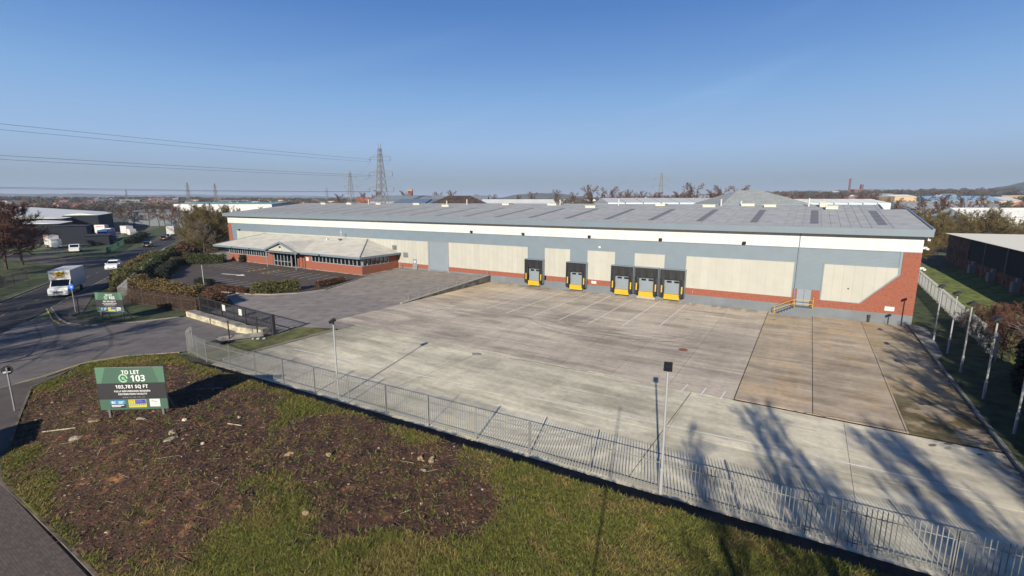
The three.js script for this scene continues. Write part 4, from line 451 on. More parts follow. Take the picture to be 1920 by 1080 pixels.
// ---------------------------------------------------------------- signs
function boardTex(withBlue) {
  const c = document.createElement('canvas'); c.width = 1024; c.height = 680; const x = c.getContext('2d'); const F = (s, w = 'bold') => { x.font = `${w} ${s}px sans-serif`; };
  x.fillStyle = '#456a58'; x.fillRect(0, 0, 1024, 680); x.fillStyle = 'rgba(120,180,140,.4)'; x.beginPath(); x.moveTo(0, 0); x.lineTo(150, 0); x.lineTo(60, 260); x.lineTo(0, 260); x.fill(); x.fillStyle = 'rgba(120,180,140,.28)'; x.beginPath(); x.moveTo(860, 0); x.lineTo(1024, 0); x.lineTo(1024, 250); x.lineTo(930, 250); x.fill();
  x.fillStyle = '#26262c'; x.fillRect(0, 250, 1024, 260); x.fillStyle = '#fff'; x.textAlign = 'center'; x.textBaseline = 'alphabetic'; F(84); x.fillText('TO LET', 520, 108); F(138); x.fillText('103', 622, 226);
  x.strokeStyle = '#a9dcae'; x.lineWidth = 23; x.beginPath(); x.arc(402, 172, 58, .55, Math.PI * 2 + .1); x.stroke(); x.fillStyle = '#a9dcae'; x.beginPath(); x.arc(402, 172, 23, 0, 7); x.fill(); x.lineWidth = 15; x.beginPath(); x.moveTo(404, 176); x.lineTo(438, 206); x.stroke(); x.strokeStyle = '#4c7f66'; x.lineWidth = 9; x.beginPath(); x.moveTo(396, 160); x.lineTo(420, 184); x.stroke();
  x.fillStyle = '#fff'; F(76); x.fillText('103,781 SQ FT', 512, 335); F(38); x.fillText('FULLY REFURBISHED MODERN', 512, 395); x.fillText('DISTRIBUTION FACILITY', 512, 442); x.fillStyle = '#b9bdbb'; F(28, ''); x.fillText('W W W . Q - 103 . C O . U K', 520, 492);
  x.fillStyle = '#3f96cf'; x.fillRect(158, 528, 225, 62); x.fillStyle = '#1b1c22'; x.fillRect(158, 590, 225, 60); x.fillStyle = '#fff'; F(52); x.textAlign = 'left'; x.fillText('BC', 172, 580); for (const y of [546, 562, 578]) x.fillRect(278, y, 80 - (y % 3) * 10, 6); x.fillRect(168, 602, 190, 12); x.fillRect(168, 624, 140, 10);
  x.fillStyle = '#d8c93c'; x.fillRect(430, 520, 270, 128); x.fillStyle = '#5f63b0'; x.fillRect(530, 524, 164, 70); x.fillStyle = '#dfdf9a'; x.fillRect(436, 596, 258, 26); x.fillStyle = '#2b3395'; x.fillRect(640, 530, 44, 20); x.fillRect(640, 562, 50, 16); x.fillRect(536, 572, 90, 8); for (let i = 0; i < 9; i++) x.fillRect(440 + i * 28, 602, 20, 14); x.strokeStyle = '#8d8420'; x.lineWidth = 6; x.strokeRect(452, 536, 54, 46);
  x.fillStyle = '#eceeec'; x.fillRect(752, 516, 156, 124); x.strokeStyle = '#6b7278'; x.lineWidth = 9; x.beginPath(); x.moveTo(776, 552); x.bezierCurveTo(810, 540, 840, 560, 872, 572); x.stroke(); x.fillStyle = '#aab0b2'; x.fillRect(790, 596, 80, 6);
  if (withBlue) { x.fillStyle = '#2e8fd6'; x.fillRect(0, 655, 1024, 25); }
  const t = new THREE.CanvasTexture(c); t.colorSpace = THREE.SRGBColorSpace; return t;
}
function letBoard(x, y, z, turn, w, h, lift, label, blue) {
  const o = thing('letting_sign', label, 'sign', [x, y, z], turn); const P = new THREE.PlaneGeometry(w, h).translate(0, lift + h / 2, .045);
  part('board', [bx(w, h, .05, 0, lift + h / 2, 0)], m.signBack || (m.signBack = M(.25, .3, .27, .7)), o); part('printed_face', P, M(.58, .58, .58, .6, { map: boardTex(blue) }), o, true);
  for (const s of [-1, 1]) { part('post', [bx(.13, lift + h * .95, .13, s * w * .40, (lift + h * .95) / 2 - .15, -.1)], m.steel, o); part('brace', [bar([s * w * .40, lift + h * .5, -.16], [s * w * .40, -.1, -1.3], .09)], m.steel, o); } return o;
}
letBoard(-34.15, .72, 57.55, .62, 3.95, 2.7, .72, 'large green and black TO LET board standing on the bark covered bank', false);
letBoard(-69.3, .05, 47.1, .50, 3.35, 2.3, 1.1, 'green and black TO LET board with a blue foot line across the entrance', true);
{
  const s = thing('keep_left_sign', 'small round blue traffic sign on a grey pole by the box van', 'sign', [-78.8, .08, 47.75], .6); part('pole', [cy(.05, .05, 3.2, 0, 0, 0, 10)], m.galv, s); const d = part('disc', [new THREE.CylinderGeometry(.33, .33, .03, 28).rotateX(Math.PI / 2).translate(0, 3.3, .07)], m.signBlue, s); part('arrow', [bar([-.12, 3.42, .09], [.12, 3.2, .09], .07, .01), bar([.12, 3.2, .0905], [-.04, 3.2, .0905], .06, .01), bar([.12, 3.2, .091], [.12, 3.34, .091], .06, .01)], m.whiteP, d);
  const b = solo('bollard', [cy(.05, .05, 2.2, -77.0, .05, 47.9, 8)], m.black, 'thin dark post right beside the round blue sign pole', 'post');
  const r = thing('traffic_sign', 'round black backed sign on a grey pole at the left picture edge', 'sign', [-44.6, .05, 60.75], -1.9); part('pole', [cy(.05, .05, 3.05, 0, 0, 0, 10)], m.galv, r); part('disc', [new THREE.CylinderGeometry(.30, .30, .03, 28).rotateX(Math.PI / 2).translate(0, 2.85, .07)], M(.02, .02, .022, .6), r); part('bracket', [bx(.34, .05, .05, 0, 2.75, -.04), bx(.16, .12, .04, .12, 2.75, -.06)], m.whiteP, r);
}
solo('camera_mast', [cy(.05, .035, 13.2, -1.2, 0, 68.9, 10), cy(.6, .6, .1, -1.2, 0, 68.9, 12)], m.steel, 'slim telescopic camera mast standing just below the viewpoint', 'mast');
// the plain climbs gently towards the hills, more so to the right
function groundRise(x, z) { const D = Math.hypot(x, z - 68.6), a = Math.atan2(x, 68.6 - z) + .556; return -.3 + (10 + 30 * smooth(.05, .6, a) + 12 * fbm(x * .0014, z * .0014, 2)) * smooth(420, 2300, D); }
{ const n = 160, rows = 30, pos = [], idx = [], uv = []; for (let j = 0; j <= rows; j++) for (let i = 0; i <= n; i++) { const az = -.556 - 1.2 + 2.4 * i / n, D = lerp(380, 2700, j / rows), x = Math.sin(az) * D, z = 68.6 - Math.cos(az) * D; pos.push(x, groundRise(x, z) + (j ? .3 : -.2), z); uv.push(x, z); } for (let j = 0; j < rows; j++) for (let i = 0; i < n; i++) { const a = j * (n + 1) + i; idx.push(a, a + 1, a + n + 1, a + 1, a + n + 2, a + n + 1); } const g = new THREE.BufferGeometry(); g.setAttribute('position', new THREE.Float32BufferAttribute(pos, 3)); g.setAttribute('uv', new THREE.Float32BufferAttribute(uv, 2)); g.setIndex(idx); g.computeVertexNormals(); const t = dataTex(256, 256, (i, j) => { const a = fbm(i / 7, j / 7, 4), b = hash2(i, j); return a > .53 ? [.30 + .06 * b, .31, .2] : [.27, .24 + .05 * b, .2]; }, { srgb: true, repeat: [420, 420] }); const o = shade(new THREE.Mesh(g, M(.9, .9, .9, .97, { map: t }))); o.name = 'terrain'; o.userData.kind = 'structure'; scene.add(o); }
// ---------------------------------------------------------------- trees, hedges and shrubs
function limb(T, a, b, r0, r1, sides) { const d = b.clone().sub(a).normalize(), u = new THREE.Vector3(Math.abs(d.y) > .9 ? 1 : 0, Math.abs(d.y) > .9 ? 0 : 1, 0).cross(d).normalize(), v = d.clone().cross(u); let pa, pb; for (let i = 0; i <= sides; i++) { const t = i / sides * 6.2832, c = Math.cos(t), s = Math.sin(t), x = u.x * c + v.x * s, y = u.y * c + v.y * s, z = u.z * c + v.z * s, A = [a.x + x * r0, a.y + y * r0, a.z + z * r0], B = [b.x + x * r1, b.y + y * r1, b.z + z * r1]; if (i) T.q(pa, A, B, pb); pa = A; pb = B; } }
// a leafless tree: trunk with limbs, and a crown of ever finer branches and twigs; up: how steeply branches rise
function bareTree(seed, { h = 10, trunk = .3, r = .2, spread = .6, n1 = 9, n2 = 7, n3 = 7, twig = .02, up = .5, stems = 1, twigLen = 1 }) {
  const R = mulberry(seed), W = new Tri(), C = new Tri(), V = (x, y, z) => new THREE.Vector3(x, y, z);
  const grow = (T, p, d, L, rad, bend, segs, sides) => { let a = p.clone(), dir = d.clone(); const pts = [a.clone()]; for (let i = 0; i < segs; i++) { dir.add(V((R() - .5) * bend, (R() - .3) * bend * .5, (R() - .5) * bend)).normalize(); const b = a.clone().addScaledVector(dir, L / segs), q = (k) => rad * (1 - .75 * k / segs); limb(T, a, b, q(i), q(i + 1), sides); a = b; pts.push(a.clone()); } return pts; };
  const out = (d, ang) => { const ax = V(R() - .5, R() - .5, R() - .5).cross(d).normalize(); return d.clone().applyAxisAngle(ax, ang); };
  for (let s = 0; s < stems; s++) {
    const base = stems > 1 ? V((R() - .5) * .9 * stems ** .5, 0, (R() - .5) * .9 * stems ** .5) : V(0, 0, 0), lean = stems > 1 ? V((R() - .5) * .8, 1, (R() - .5) * .8).normalize() : V((R() - .5) * .12, 1, (R() - .5) * .12).normalize();
    const hh = h * (stems > 1 ? .7 + .3 * R() : 1), tp = grow(W, base, lean, hh * .92, r, .22, 7, 6);
    for (let i = 0; i < n1; i++) {
      const f = trunk + (1 - trunk) * (i + R() * .8) / n1, k = Math.min(6, Math.floor(f * 7)), p = tp[k].clone().lerp(tp[k + 1], f * 7 - k), az = R() * 6.28 + i * 2.4, el = lerp(up * .4, up * 1.3, f), d = V(Math.cos(az) * Math.cos(el), Math.sin(el), Math.sin(az) * Math.cos(el)), L = hh * spread * (1 - f * .62) * (.7 + .5 * R());
      const bp = grow(W, p, d, L, r * .42 * (1 - f * .5), .35, 5, 4);
      for (let j = 0; j < n2; j++) { const g = .2 + .8 * (j + R()) / n2, kk = Math.min(4, Math.floor(g * 5)), p2 = bp[kk].clone().lerp(bp[kk + 1], g * 5 - kk), d2 = out(bp[kk + 1].clone().sub(bp[kk]).normalize(), .5 + R() * .5); d2.y += .25; d2.normalize(); const L2 = L * .42 * (.6 + .6 * R()) * (1.1 - g * .5), cp = grow(C, p2, d2, L2, r * .12, .4, 3, 3);
        for (let q = 0; q < n3; q++) { const e = .15 + .85 * R(), k3 = Math.min(2, Math.floor(e * 3)), p3 = cp[k3].clone().lerp(cp[k3 + 1], e * 3 - k3), d3 = out(cp[k3 + 1].clone().sub(cp[k3]).normalize(), .4 + R() * .6), L3 = L2 * .5 * (.5 + .8 * R()) * twigLen, t = p3.clone().addScaledVector(d3, L3); const sx = V(R() - .5, R() - .5, R() - .5).cross(d3).normalize().multiplyScalar(twig); C.t([p3.x - sx.x, p3.y - sx.y, p3.z - sx.z], [p3.x + sx.x, p3.y + sx.y, p3.z + sx.z], [t.x, t.y, t.z]); const mid = p3.clone().lerp(t, .5), d4 = out(d3, .7), t4 = mid.clone().addScaledVector(d4, L3 * .6); C.t([mid.x - sx.x * .7, mid.y - sx.y * .7, mid.z - sx.z * .7], [mid.x + sx.x * .7, mid.y + sx.y * .7, mid.z + sx.z * .7], [t4.x, t4.y, t4.z]); } }
    }
  }
  return { wood: W.geo(), crown: C.geo() };
}
const treeKinds = {};
function plantTree(name, kind, label, [x, y, z], s = 1, turn = 0, group = null, cat = 'tree') {
  const k = treeKinds[kind]; const o = thing(name, label, cat, [x, y, z], turn, group); o.scale.set(...(Array.isArray(s) ? s : [s, s, s]));
  const t = shade(new THREE.Mesh(k.wood, k.bark)); t.name = 'trunk'; o.add(t); const c = shade(new THREE.Mesh(k.crown, k.leaf)); c.name = 'crown'; o.add(c); return o;
}
const kind = (n, geo, bark, leaf) => { treeKinds[n] = { wood: metreUV(geo.wood), crown: geo.crown, bark, leaf }; };
kind('bareA', bareTree(1, { h: 10, n1: 16, n2: 10, n3: 16, twigLen: 1.3, spread: .5, r: .2 }), m.bark, m.twigBrown); kind('bareB', bareTree(2, { h: 9, n1: 17, n2: 10, n3: 16, twigLen: 1.3, spread: .58, r: .18, up: .7 }), m.bark, m.twigGrey);
kind('tall', bareTree(12, { h: 13.8, n1: 22, n2: 10, n3: 11, spread: .36, r: .18, up: 1.05, trunk: .22, twig: .018, twigLen: 1.3 }), m.bark, m.twigGrey); kind('red', bareTree(3, { h: 10, n1: 22, n2: 12, n3: 24, spread: .55, r: .2, twig: .026, up: .6, trunk: .2, twigLen: 1.3 }), m.bark, m.twigRed); kind('willow', bareTree(4, { h: 9, n1: 11, n2: 11, n3: 20, spread: .62, r: .12, stems: 8, up: .85, trunk: .08, twig: .020, twigLen: 1.5 }), m.bark, m.twigOlive);
kind('birch', bareTree(5, { h: 11, n1: 13, n2: 8, n3: 9, spread: .32, r: .13, up: .9, trunk: .35, twig: .022 }), m.barkPale, m.twigRed); kind('scrub', bareTree(6, { h: 4, n1: 7, n2: 8, n3: 10, spread: .6, r: .05, stems: 8, up: .9, trunk: .1, twig: .018, twigLen: 1.2 }), m.bark, m.twigRed);
kind('far', bareTree(7, { h: 10, n1: 14, n2: 8, n3: 11, spread: .55, r: .22, twig: .05, up: .7, twigLen: 1.3 }), m.bark, m.twigBrown); kind('farOlive', bareTree(8, { h: 9, n1: 9, n2: 8, n3: 13, spread: .6, r: .14, stems: 5, twig: .035, up: .9, trunk: .15, twigLen: 1.3 }), m.bark, m.twigOlive);
// leafy bodies: many small leaves spread through a lumpy volume, with a stem inside
function leafy(seed, n, size, vol) { const R = mulberry(seed), T = new Tri(); let c = 0, guard = 0; while (c < n && guard++ < n * 30) { const p = vol(R); if (!p) continue; c++; const s = size * (.6 + .8 * R()), a = R() * 6.28, e = (R() - .35) * 2.2, ux = Math.cos(a) * s, uz = Math.sin(a) * s, vx = -Math.sin(a) * Math.cos(e) * s * .6, vy = Math.sin(e) * s * .6, vz = Math.cos(a) * Math.cos(e) * s * .6; T.q([p[0] - ux, p[1], p[2] - uz], [p[0] + vx, p[1] + vy, p[2] + vz], [p[0] + ux, p[1] + .1 * s, p[2] + uz], [p[0] - vx, p[1] - vy, p[2] - vz]); } return T.geo(); }
// hedge volume along a polyline, shell-weighted, with a bumpy outline
function hedgeVol(pts, w, h, seed, bump = .35) { const seg = [], tot = []; let L = 0; for (let i = 0; i + 1 < pts.length; i++) { L += Math.hypot(pts[i + 1][0] - pts[i][0], pts[i + 1][1] - pts[i][1]); tot.push(L); } return (R) => { let s = R() * L, i = 0; while (tot[i] < s) i++; const a = pts[i], b = pts[i + 1], l = tot[i] - (i ? tot[i - 1] : 0), t = (s - (i ? tot[i - 1] : 0)) / l, cx = lerp(a[0], b[0], t), cz = lerp(a[1], b[1], t), nx = -(b[1] - a[1]) / l, nz = (b[0] - a[0]) / l; const k = 1 + (fbm(s * .5 + seed, seed * 3.1, 3) - .5) * 2 * bump, hh = (Array.isArray(h) ? lerp(h[0], h[1], s / L) : h) * k, ww = w * (1 + (fbm(s * .6 + 9 * seed, 2, 3) - .5) * 2 * bump); const ang = R() * Math.PI, rr = Math.pow(R(), .33) * (1 + (fbm(s * 1.7 + seed, ang * 2, 3) - .5) * .5), u = Math.cos(ang) * rr, v = Math.sin(ang) * rr; return [cx + nx * u * ww * .5 + (R() - .5) * .3, Math.max(.03, Math.pow(v, .75) * hh), cz + nz * u * ww * .5 + (R() - .5) * .3]; }; }
function hedge(name, label, pts, w, h, n, size, mt, seed, y = 0, group, cat = 'hedge', bump) {
  const o = thing(name, label, cat, [0, y, 0], 0, group); part('foliage', leafy(seed, n, size, hedgeVol(pts, w, h, seed, bump)), mt, o, true);
  { const R = mulberry(seed + 5), vol = hedgeVol(pts, w * 1.04, Array.isArray(h) ? h.map((q) => q * 1.04) : h * 1.04, seed, bump), T = new Tri(); for (let k = 0; k < n / 6; k++) { const p = vol(R), l = size * (2 + 4 * R()), a = R() * 6.28; T.t([p[0] - .012, p[1], p[2]], [p[0] + .012, p[1], p[2] + .01], [p[0] + Math.cos(a) * l * .5, p[1] + l * (.3 + .7 * R()), p[2] + Math.sin(a) * l * .5]); } part('twigs', T.geo(), m.twigBrown, o, true).userData.kind = 'stuff'; }
  const st = []; const R = mulberry(seed + 1); for (let i = 0; i + 1 < pts.length; i++) { const a = pts[i], b = pts[i + 1], L = Math.hypot(b[0] - a[0], b[1] - a[1]); for (let k = 0; k < Math.min(24, Math.max(2, L / 1.2)); k++) { const t = R(), hh = Array.isArray(h) ? h[0] : h, x = lerp(a[0], b[0], t), z = lerp(a[1], b[1], t); st.push(bar([x, -.1, z], [x + (R() - .5) * .5, hh * .7, z + (R() - .5) * .5], .05, .05, 4)); } } part('stems', st, m.bark, o).userData.kind = 'stuff'; return o;
}
// beside the entrance and the car park
hedge('beech_hedge', 'brown winter beech hedge behind the dull fence left of the gate', [[-65.2, 38.8], [-72, 39.8], [-81.5, 40.6]], 2.0, 1.9, 15000, .10, m.leafBrown, 21, 0, null, 'hedge', .12);
hedge('mixed_hedge', 'yellowish mixed hedge between the beech hedge and the car park', [[-73, 35.4], [-79, 36.4], [-86, 37.2], [-93, 36.6]], 3.6, 2.3, 15000, .13, m.leafYellow, 22);
hedge('evergreen_hedge', 'tall green hedge at the end of the roadside fence', [[-92, 37.4], [-97, 36.0], [-101, 33.8]], 4.4, 2.6, 13000, .13, m.leafOlive, 23); hedge('roadside_hedge', 'long dark clipped hedge along the road up to the willow', [[-101, 33], [-113, 26.5], [-126, 19], [-142, 9]], 3.2, [2.2, 2.6], 20000, .15, m.leafGreen, 24); hedge('roadside_hedge', 'brown scrubby hedge between the footway and the dark hedge', [[-106, 34.0], [-122, 25.5], [-145, 12.5]], 2.2, 1.7, 13000, .14, m.leafYellow, 25);
hedge('roadside_hedge', 'low dark hedge along the inner edge of the car park lane', [[-98, 30.5], [-110, 24.5], [-121, 17]], 2.4, 1.8, 9000, .14, m.leafDark, 26);
hedge('shrub', 'rounded olive shrub at the corner of the drive and car park', [[-72.4, 28.3], [-70, 26.6], [-68.2, 23.2]], 2.4, 1.75, 9000, .11, m.leafOlive, 27, .02, null, 'shrub', .15); hedge('shrub', 'brown twiggy shrub left on the kerbed bed before the olive shrub', [[-80, 30.1], [-76, 29.6], [-72.6, 29]], 1.3, 1.0, 6500, .09, m.leafBrown, 28, .02, null, 'shrub'); hedge('shrub', 'small brown shrub where the car park kerb meets the ramp', [[-67.6, 20.6], [-67.4, 18.6], [-67.6, 15]], 1.3, 1.1, 4500, .09, m.leafBrown, 29, .3, null, 'shrub'); hedge('shrub', 'dark evergreen bush in the middle of the car park edge', [[-88.5, 28.8], [-84.5, 28.4]], 1.8, 1.2, 3500, .1, m.leafDark, 30, 0, null, 'shrub');
hedge('shrub', 'rounded brown bush behind the gate beside the drive', [[-72.5, 34.6], [-69, 35.5], [-66.8, 36.4]], 2.6, 1.75, 9000, .1, m.leafBrown, 31, 0, null, 'shrub', .12); hedge('shrub', 'green shrub against the left end of the office', [[-119, 17], [-114, 14], [-112, 12]], 3.6, 2.4, 9000, .13, m.leafGreen, 32, .3, null, 'shrub'); hedge('shrub', 'yellow leaved bush beside the lane left of the office', [[-119, 19.5], [-117, 18.6]], 2.4, 1.8, 4000, .12, m.leafYellow, 33, .1, null, 'shrub'); hedge('shrub', 'dark climber growing on the office brick wall', [[-108.8, 9.9], [-107.8, 9.9]], 1.2, 1.9, 2200, .1, m.leafDark, 34, .5, null, 'shrub');
plantTree('willow_tree', 'willow', 'large bare olive willow clump beyond the left end of the warehouse', [-146, .2, -1], [1.5, 1.38, 1.5], .4); plantTree('willow_tree', 'willow', 'second bare willow clump nearer the office corner', [-138, .2, 3], [1.15, 1.2, 1.15], 2.1); plantTree('willow_tree', 'willow', 'bare willow at the road side of the large willow clump', [-158, .2, -6], [1.4, 1.3, 1.4], 4.1);
hedge('bramble_thicket', 'brown bramble thicket under the willows at the roadside', [[-134, 12], [-146, 6], [-160, -3]], 6, 2.2, 12000, .2, m.leafBrown, 35); plantTree('bare_tree', 'bareB', 'thin bare tree leaning at the left brick corner of the warehouse', [-134.5, .2, 5.5], .9, 1.2);
// left of the road
for (const [x, z, s, a, l] of [[-141, 41, 1.38, .6, 'dark red bare tree in front of the white roofed building at left'], [-134.5, 45.5, 1.2, 2.6, 'red brown bare tree at the left picture edge beyond the fence'], [-148, 37, 1.3, 4.2, 'red brown bare tree nearest the mouth of the side road'], [-157, 41, 1.35, 5.2, 'red brown bare tree behind the row at left, nearest the white roof'], [-127, 47.5, .95, 1.6, 'small red brown tree behind the dark fence at left'], [-170, 45, 1.3, 3.1, 'red brown tree left of the white lorry'], [-186, 34.5, 1.1, .1, 'farthest red brown tree along the side road']]) plantTree('copper_tree', 'red', l, [x, .08, z], s, a);
hedge('laurel_hedge', 'dark laurel hedge on the verge between the vehicle yard and road', [rd(-108, -5), rd(-125, -6), rd(-150, -8)], 3.4, 2.2, 8000, .2, m.leafDark, 36); hedge('laurel_hedge', 'dark low hedge under the red trees left of the road', [rd(18, -8), rd(-4, -8), rd(-24, -8.6)], 3, 1.5, 10000, .16, m.leafDark, 37);
// right of the yard and beyond
for (const [x, z, s, a, l] of [[16.4, 1.5, .9, .3, 'red twiggy shrub behind the right fence, farthest of three'], [16.8, 6, 1.05, 1.9, 'red twiggy shrub by the right fence, middle of three'], [16.6, 11, 1.1, 3.3, 'red twiggy shrub at the right picture edge, nearest of three']]) plantTree('twiggy_shrub', 'scrub', l, [x, .1, z], s, a, 'red shrubs by the right fence', 'shrub');
const rb = mulberry(404);
for (const [x, z, s, a, l] of [[19.5, -72, 1.15, .2, 'olive bare bush right behind the warehouse corner'], [27, -98, 1.25, 1.1, 'olive bare bush beyond the far palisade fence'], [35, -104, 1.25, 2.2, 'olive bare bush behind the cream roofed shed'], [43, -108, 1.3, 3.3, 'olive bare bush left of the birch stand']]) plantTree('olive_bush', 'willow', l, [x, 0, z], s, a, 'olive bushes beyond the right field', 'bush');
for (let i = 0; i < 9; i++) plantTree('birch_tree', 'birch', 'slim pale stemmed birch in the stand behind the cream roofed shed', [46 + i * 3.4 + rb() * 2, 0, -104 - rb() * 14], .95 + rb() * .2, rb() * 6, 'birch stand at right'); for (let i = 0; i < 7; i++) plantTree('bare_bush', 'farOlive', 'bare bush in the scrub behind the birch stand at right', [36 + i * 8 + rb() * 4, 0, -126 - rb() * 14], .95 + rb() * .3, rb() * 6, 'scrub behind the birches', 'bush');
// trees standing outside the picture that throw the shadows seen in it
for (const [x, z, k, s, a, l] of [[7.0, 66, 'tall', .95, .4, 'tall bare tree beside the viewpoint, the closest one'], [6.2, 72, 'tall', 1.0, 2.0, 'tall bare tree behind the viewpoint, a little to its right'], [9.4, 74, 'tall', 1.05, 4.7, 'tall bare tree behind the viewpoint, second to its right'], [14.2, 69.5, 'tall', 1.05, 5.9, 'tall bare tree in the middle of the row right of the viewpoint'], [19.6, 62, 'tall', 1.0, 1.9, 'tall bare tree at the road corner far right of the viewpoint'], [10.6, 69, 'tall', 1.08, 1.4, 'tall bare tree right of the viewpoint, second from it'], [12.4, 71.5, 'tall', 1.12, 5.1, 'tall bare tree right of the viewpoint, third from it'], [15.6, 66, 'tall', 1.05, 2.9, 'tall bare tree right of the viewpoint, fourth from it'], [19, 70, 'tall', 1.15, 3.6, 'tall bare tree farthest right of the viewpoint'], [13.6, 60, 'tall', .8, .9, 'shorter bare tree between the viewpoint and the fence end'], [17.5, 55, 'tall', .85, 4.4, 'shorter bare tree behind the right end of the fence'], [15.2, 43.5, 'bareB', 1.05, 4.1, 'bare tree on the right grass strip by the last floodlight post'], [15.8, 36.5, 'bareA', 1.0, 5.2, 'bare tree on the right grass strip, second from the fence'], [16.2, 29, 'bareB', 1.05, .9, 'bare tree on the right grass strip, third from the fence'], [17.0, 22, 'bareA', 1.0, 2.2, 'bare tree on the right grass strip, nearest the red shrubs'], [-70, 69, 'bareB', 1.25, .7, 'bare roadside tree left of the viewpoint, between the middle and the farthest'], [-84, 67, 'bareA', 1.3, 5.0, 'bare roadside tree at the bend left of the viewpoint'], [-60, 77, 'bareB', 1.4, 4.0, 'tall bare tree behind the roadside row left of the viewpoint'], [-56, 70.5, 'bareA', 1.2, 1.1, 'bare roadside tree left of the viewpoint, nearest the entrance'], [-64, 73, 'bareB', 1.25, 2.4, 'bare roadside tree left of the viewpoint, in the middle'], [-74, 72, 'bareA', 1.25, 3.7, 'bare roadside tree left of the viewpoint, farthest along the road'], [-92, 62, 'bareB', 1.2, 3.0, 'bare tree on the left verge across the road']]) plantTree('bare_tree', k, l, [x, .1, z], s, a);
hedge('evergreen_hedge', 'tall dark evergreen hedge along the right grass strip', [[16.2, 17], [15.8, 30], [15.6, 46]], 3.2, 5.4, 52000, .22, m.leafDark, 38);
// ---------------------------------------------------------------- vehicles (front towards +x)
function wheels(o, xs, zs, r) { for (const x of xs) for (const s of [-1, 1]) { const w = part('wheel', [new THREE.CylinderGeometry(r, r, .2, 18).rotateX(Math.PI / 2).translate(x, r, s * zs)], m.rubber, o); part('rim', [new THREE.CylinderGeometry(r * .6, r * .6, .03, 14).rotateX(Math.PI / 2).translate(x, r, s * (zs + .1))], m.galv, w); } }
function car(label, [x, y, z], turn, paint, s = 1, group) {
  const o = thing('car', label, 'car', [x, y, z], turn, group); o.scale.setScalar(s);
  part('body', [prism([[-2.0, .32], [-2.05, .62], [-1.98, .92], [-1.2, .98], [.75, .96], [1.55, .84], [1.98, .66], [2.03, .42], [1.95, .26], [-1.9, .26]], 1.56, .08).translate(0, 0, -.78)], paint, o);
  part('cabin', [(() => { const g = prism([[-1.92, .92], [-1.55, 1.40], [-.9, 1.50], [.05, 1.48], [1.0, .92]], 1.44, .06).translate(0, 0, -.72), p = g.attributes.position; for (let i = 0; i < p.count; i++) { const k = clamp((p.getY(i) - .95) / .55); p.setZ(i, p.getZ(i) * (1 - .17 * k)); } g.computeVertexNormals(); return g; })()], paint, o);
  part('windscreen', [bx(.03, .66, 1.30, .62, 1.24, 0, 0, 0, 1.03)], m.glass, o); part('rear_window', [bx(.03, .44, 1.2, -1.80, 1.2, 0, 0, 0, -.66)], m.glass, o);
  for (const t of [-1, 1]) { part('side_window', [prism([[-1.45, 1.0], [-1.2, 1.36], [-.1, 1.38], [.6, 1.0]], .02).rotateX(t * -.14).translate(0, -.03 , t * .83 - .01 - t*.0)], m.glass, o); part('headlight', [bx(.18, .14, .36, 1.86, .68, t * .58, 0, 0, -.3)], m.lampClear, o); part('tail_light', [bx(.1, .3, .2, -2.06, .82, t * .66)], m.lampRed, o); part('door_mirror', [bx(.12, .12, .2, .72, 1.02, t * .95)], paint, o); }
  part('grille', [bx(.06, .18, 1.0, 2.08, .42, 0)], m.black, o); part('number_plate', [bx(.02, .11, .52, 2.12, .5, 0)], m.plateW, o); part('number_plate', [bx(.02, .11, .52, -2.14, .6, 0)], m.plateY, o); wheels(o, [-1.28, 1.28], .76, .31); return o;
}
const HEAD = -Math.atan2(.5, .866), AWAY = HEAD + Math.PI;    // towards the viewpoint along the road, and away from it
const along = (t, n, y = 0) => { const [x, z] = rd(t, n); return [x, y, z]; };
{
  const o = thing('box_van', 'white box van with a yellow square on its box, driving towards the viewpoint', 'van', along(-4.6, 6.0), HEAD); o.scale.setScalar(1.18);
  part('box', [prism([[-4.1, .95], [1.0, .95], [1.0, 2.0], [1.55, 2.1], [1.55, 3.2], [-4.1, 3.2]], 2.06, .03).translate(0, 0, -1.03)], m.whiteP, o);
  part('cab', [prism([[.9, .38], [3.0, .38], [3.05, .9], [2.85, 1.12], [2.05, 1.28], [1.35, 2.05], [.9, 2.05]], 1.86, .05).translate(0, 0, -.93)], m.carWhite, o); part('windscreen', [bx(.03, .98, 1.72, 1.79, 1.66, 0, 0, 0, .74)], m.glass, o);
  for (const t of [-1, 1]) { part('side_window', [bx(.75, .5, .02, 1.25, 1.55, t * .99)], m.glass, o); part('door_mirror', [bx(.1, .34, .22, 1.9, 1.45, t * 1.15)], m.black, o); part('headlight', [bx(.12, .22, .36, 2.98, .88, t * .72)], m.lampClear, o); }
  part('grille', [bx(.05, .22, .9, 3.1, .72, 0)], m.steel, o); part('bumper', [bx(.14, .26, 1.9, 3.06, .44, 0)], m.greyVan, o); part('number_plate', [bx(.02, .13, .52, 3.15, .46, 0)], m.plateW, o); const em = part('emblem', [bx(.02, .62, .98, 1.60, 2.75, 0)], m.yellow, o); part('emblem_mark', [bx(.012, .16, .7, 1.612, 2.83, 0), bx(.012, .12, .45, 1.612, 2.62, .05)], m.leafOlive, em); part('chassis', [bx(6.6, .3, 1.0, -.8, .7, 0)], m.black, o); wheels(o, [-2.6, 2.05], .86, .36);
}
car('white hatchback driving towards the viewpoint behind the box van', along(-36.2, 5.4), HEAD, m.carWhite, 1.2);
car('dark car driving away, nearest of the three far cars', along(-94, 2.2), AWAY, m.carDark, 1.15, 'cars driving away'); car('dark car driving away, second of the three far cars', along(-124, 2.4), AWAY, m.carNavy, 1.15, 'cars driving away'); car('dark car driving away, farthest of the three far cars', along(-133, 2.2), AWAY, m.carDark, 1.15, 'cars driving away');
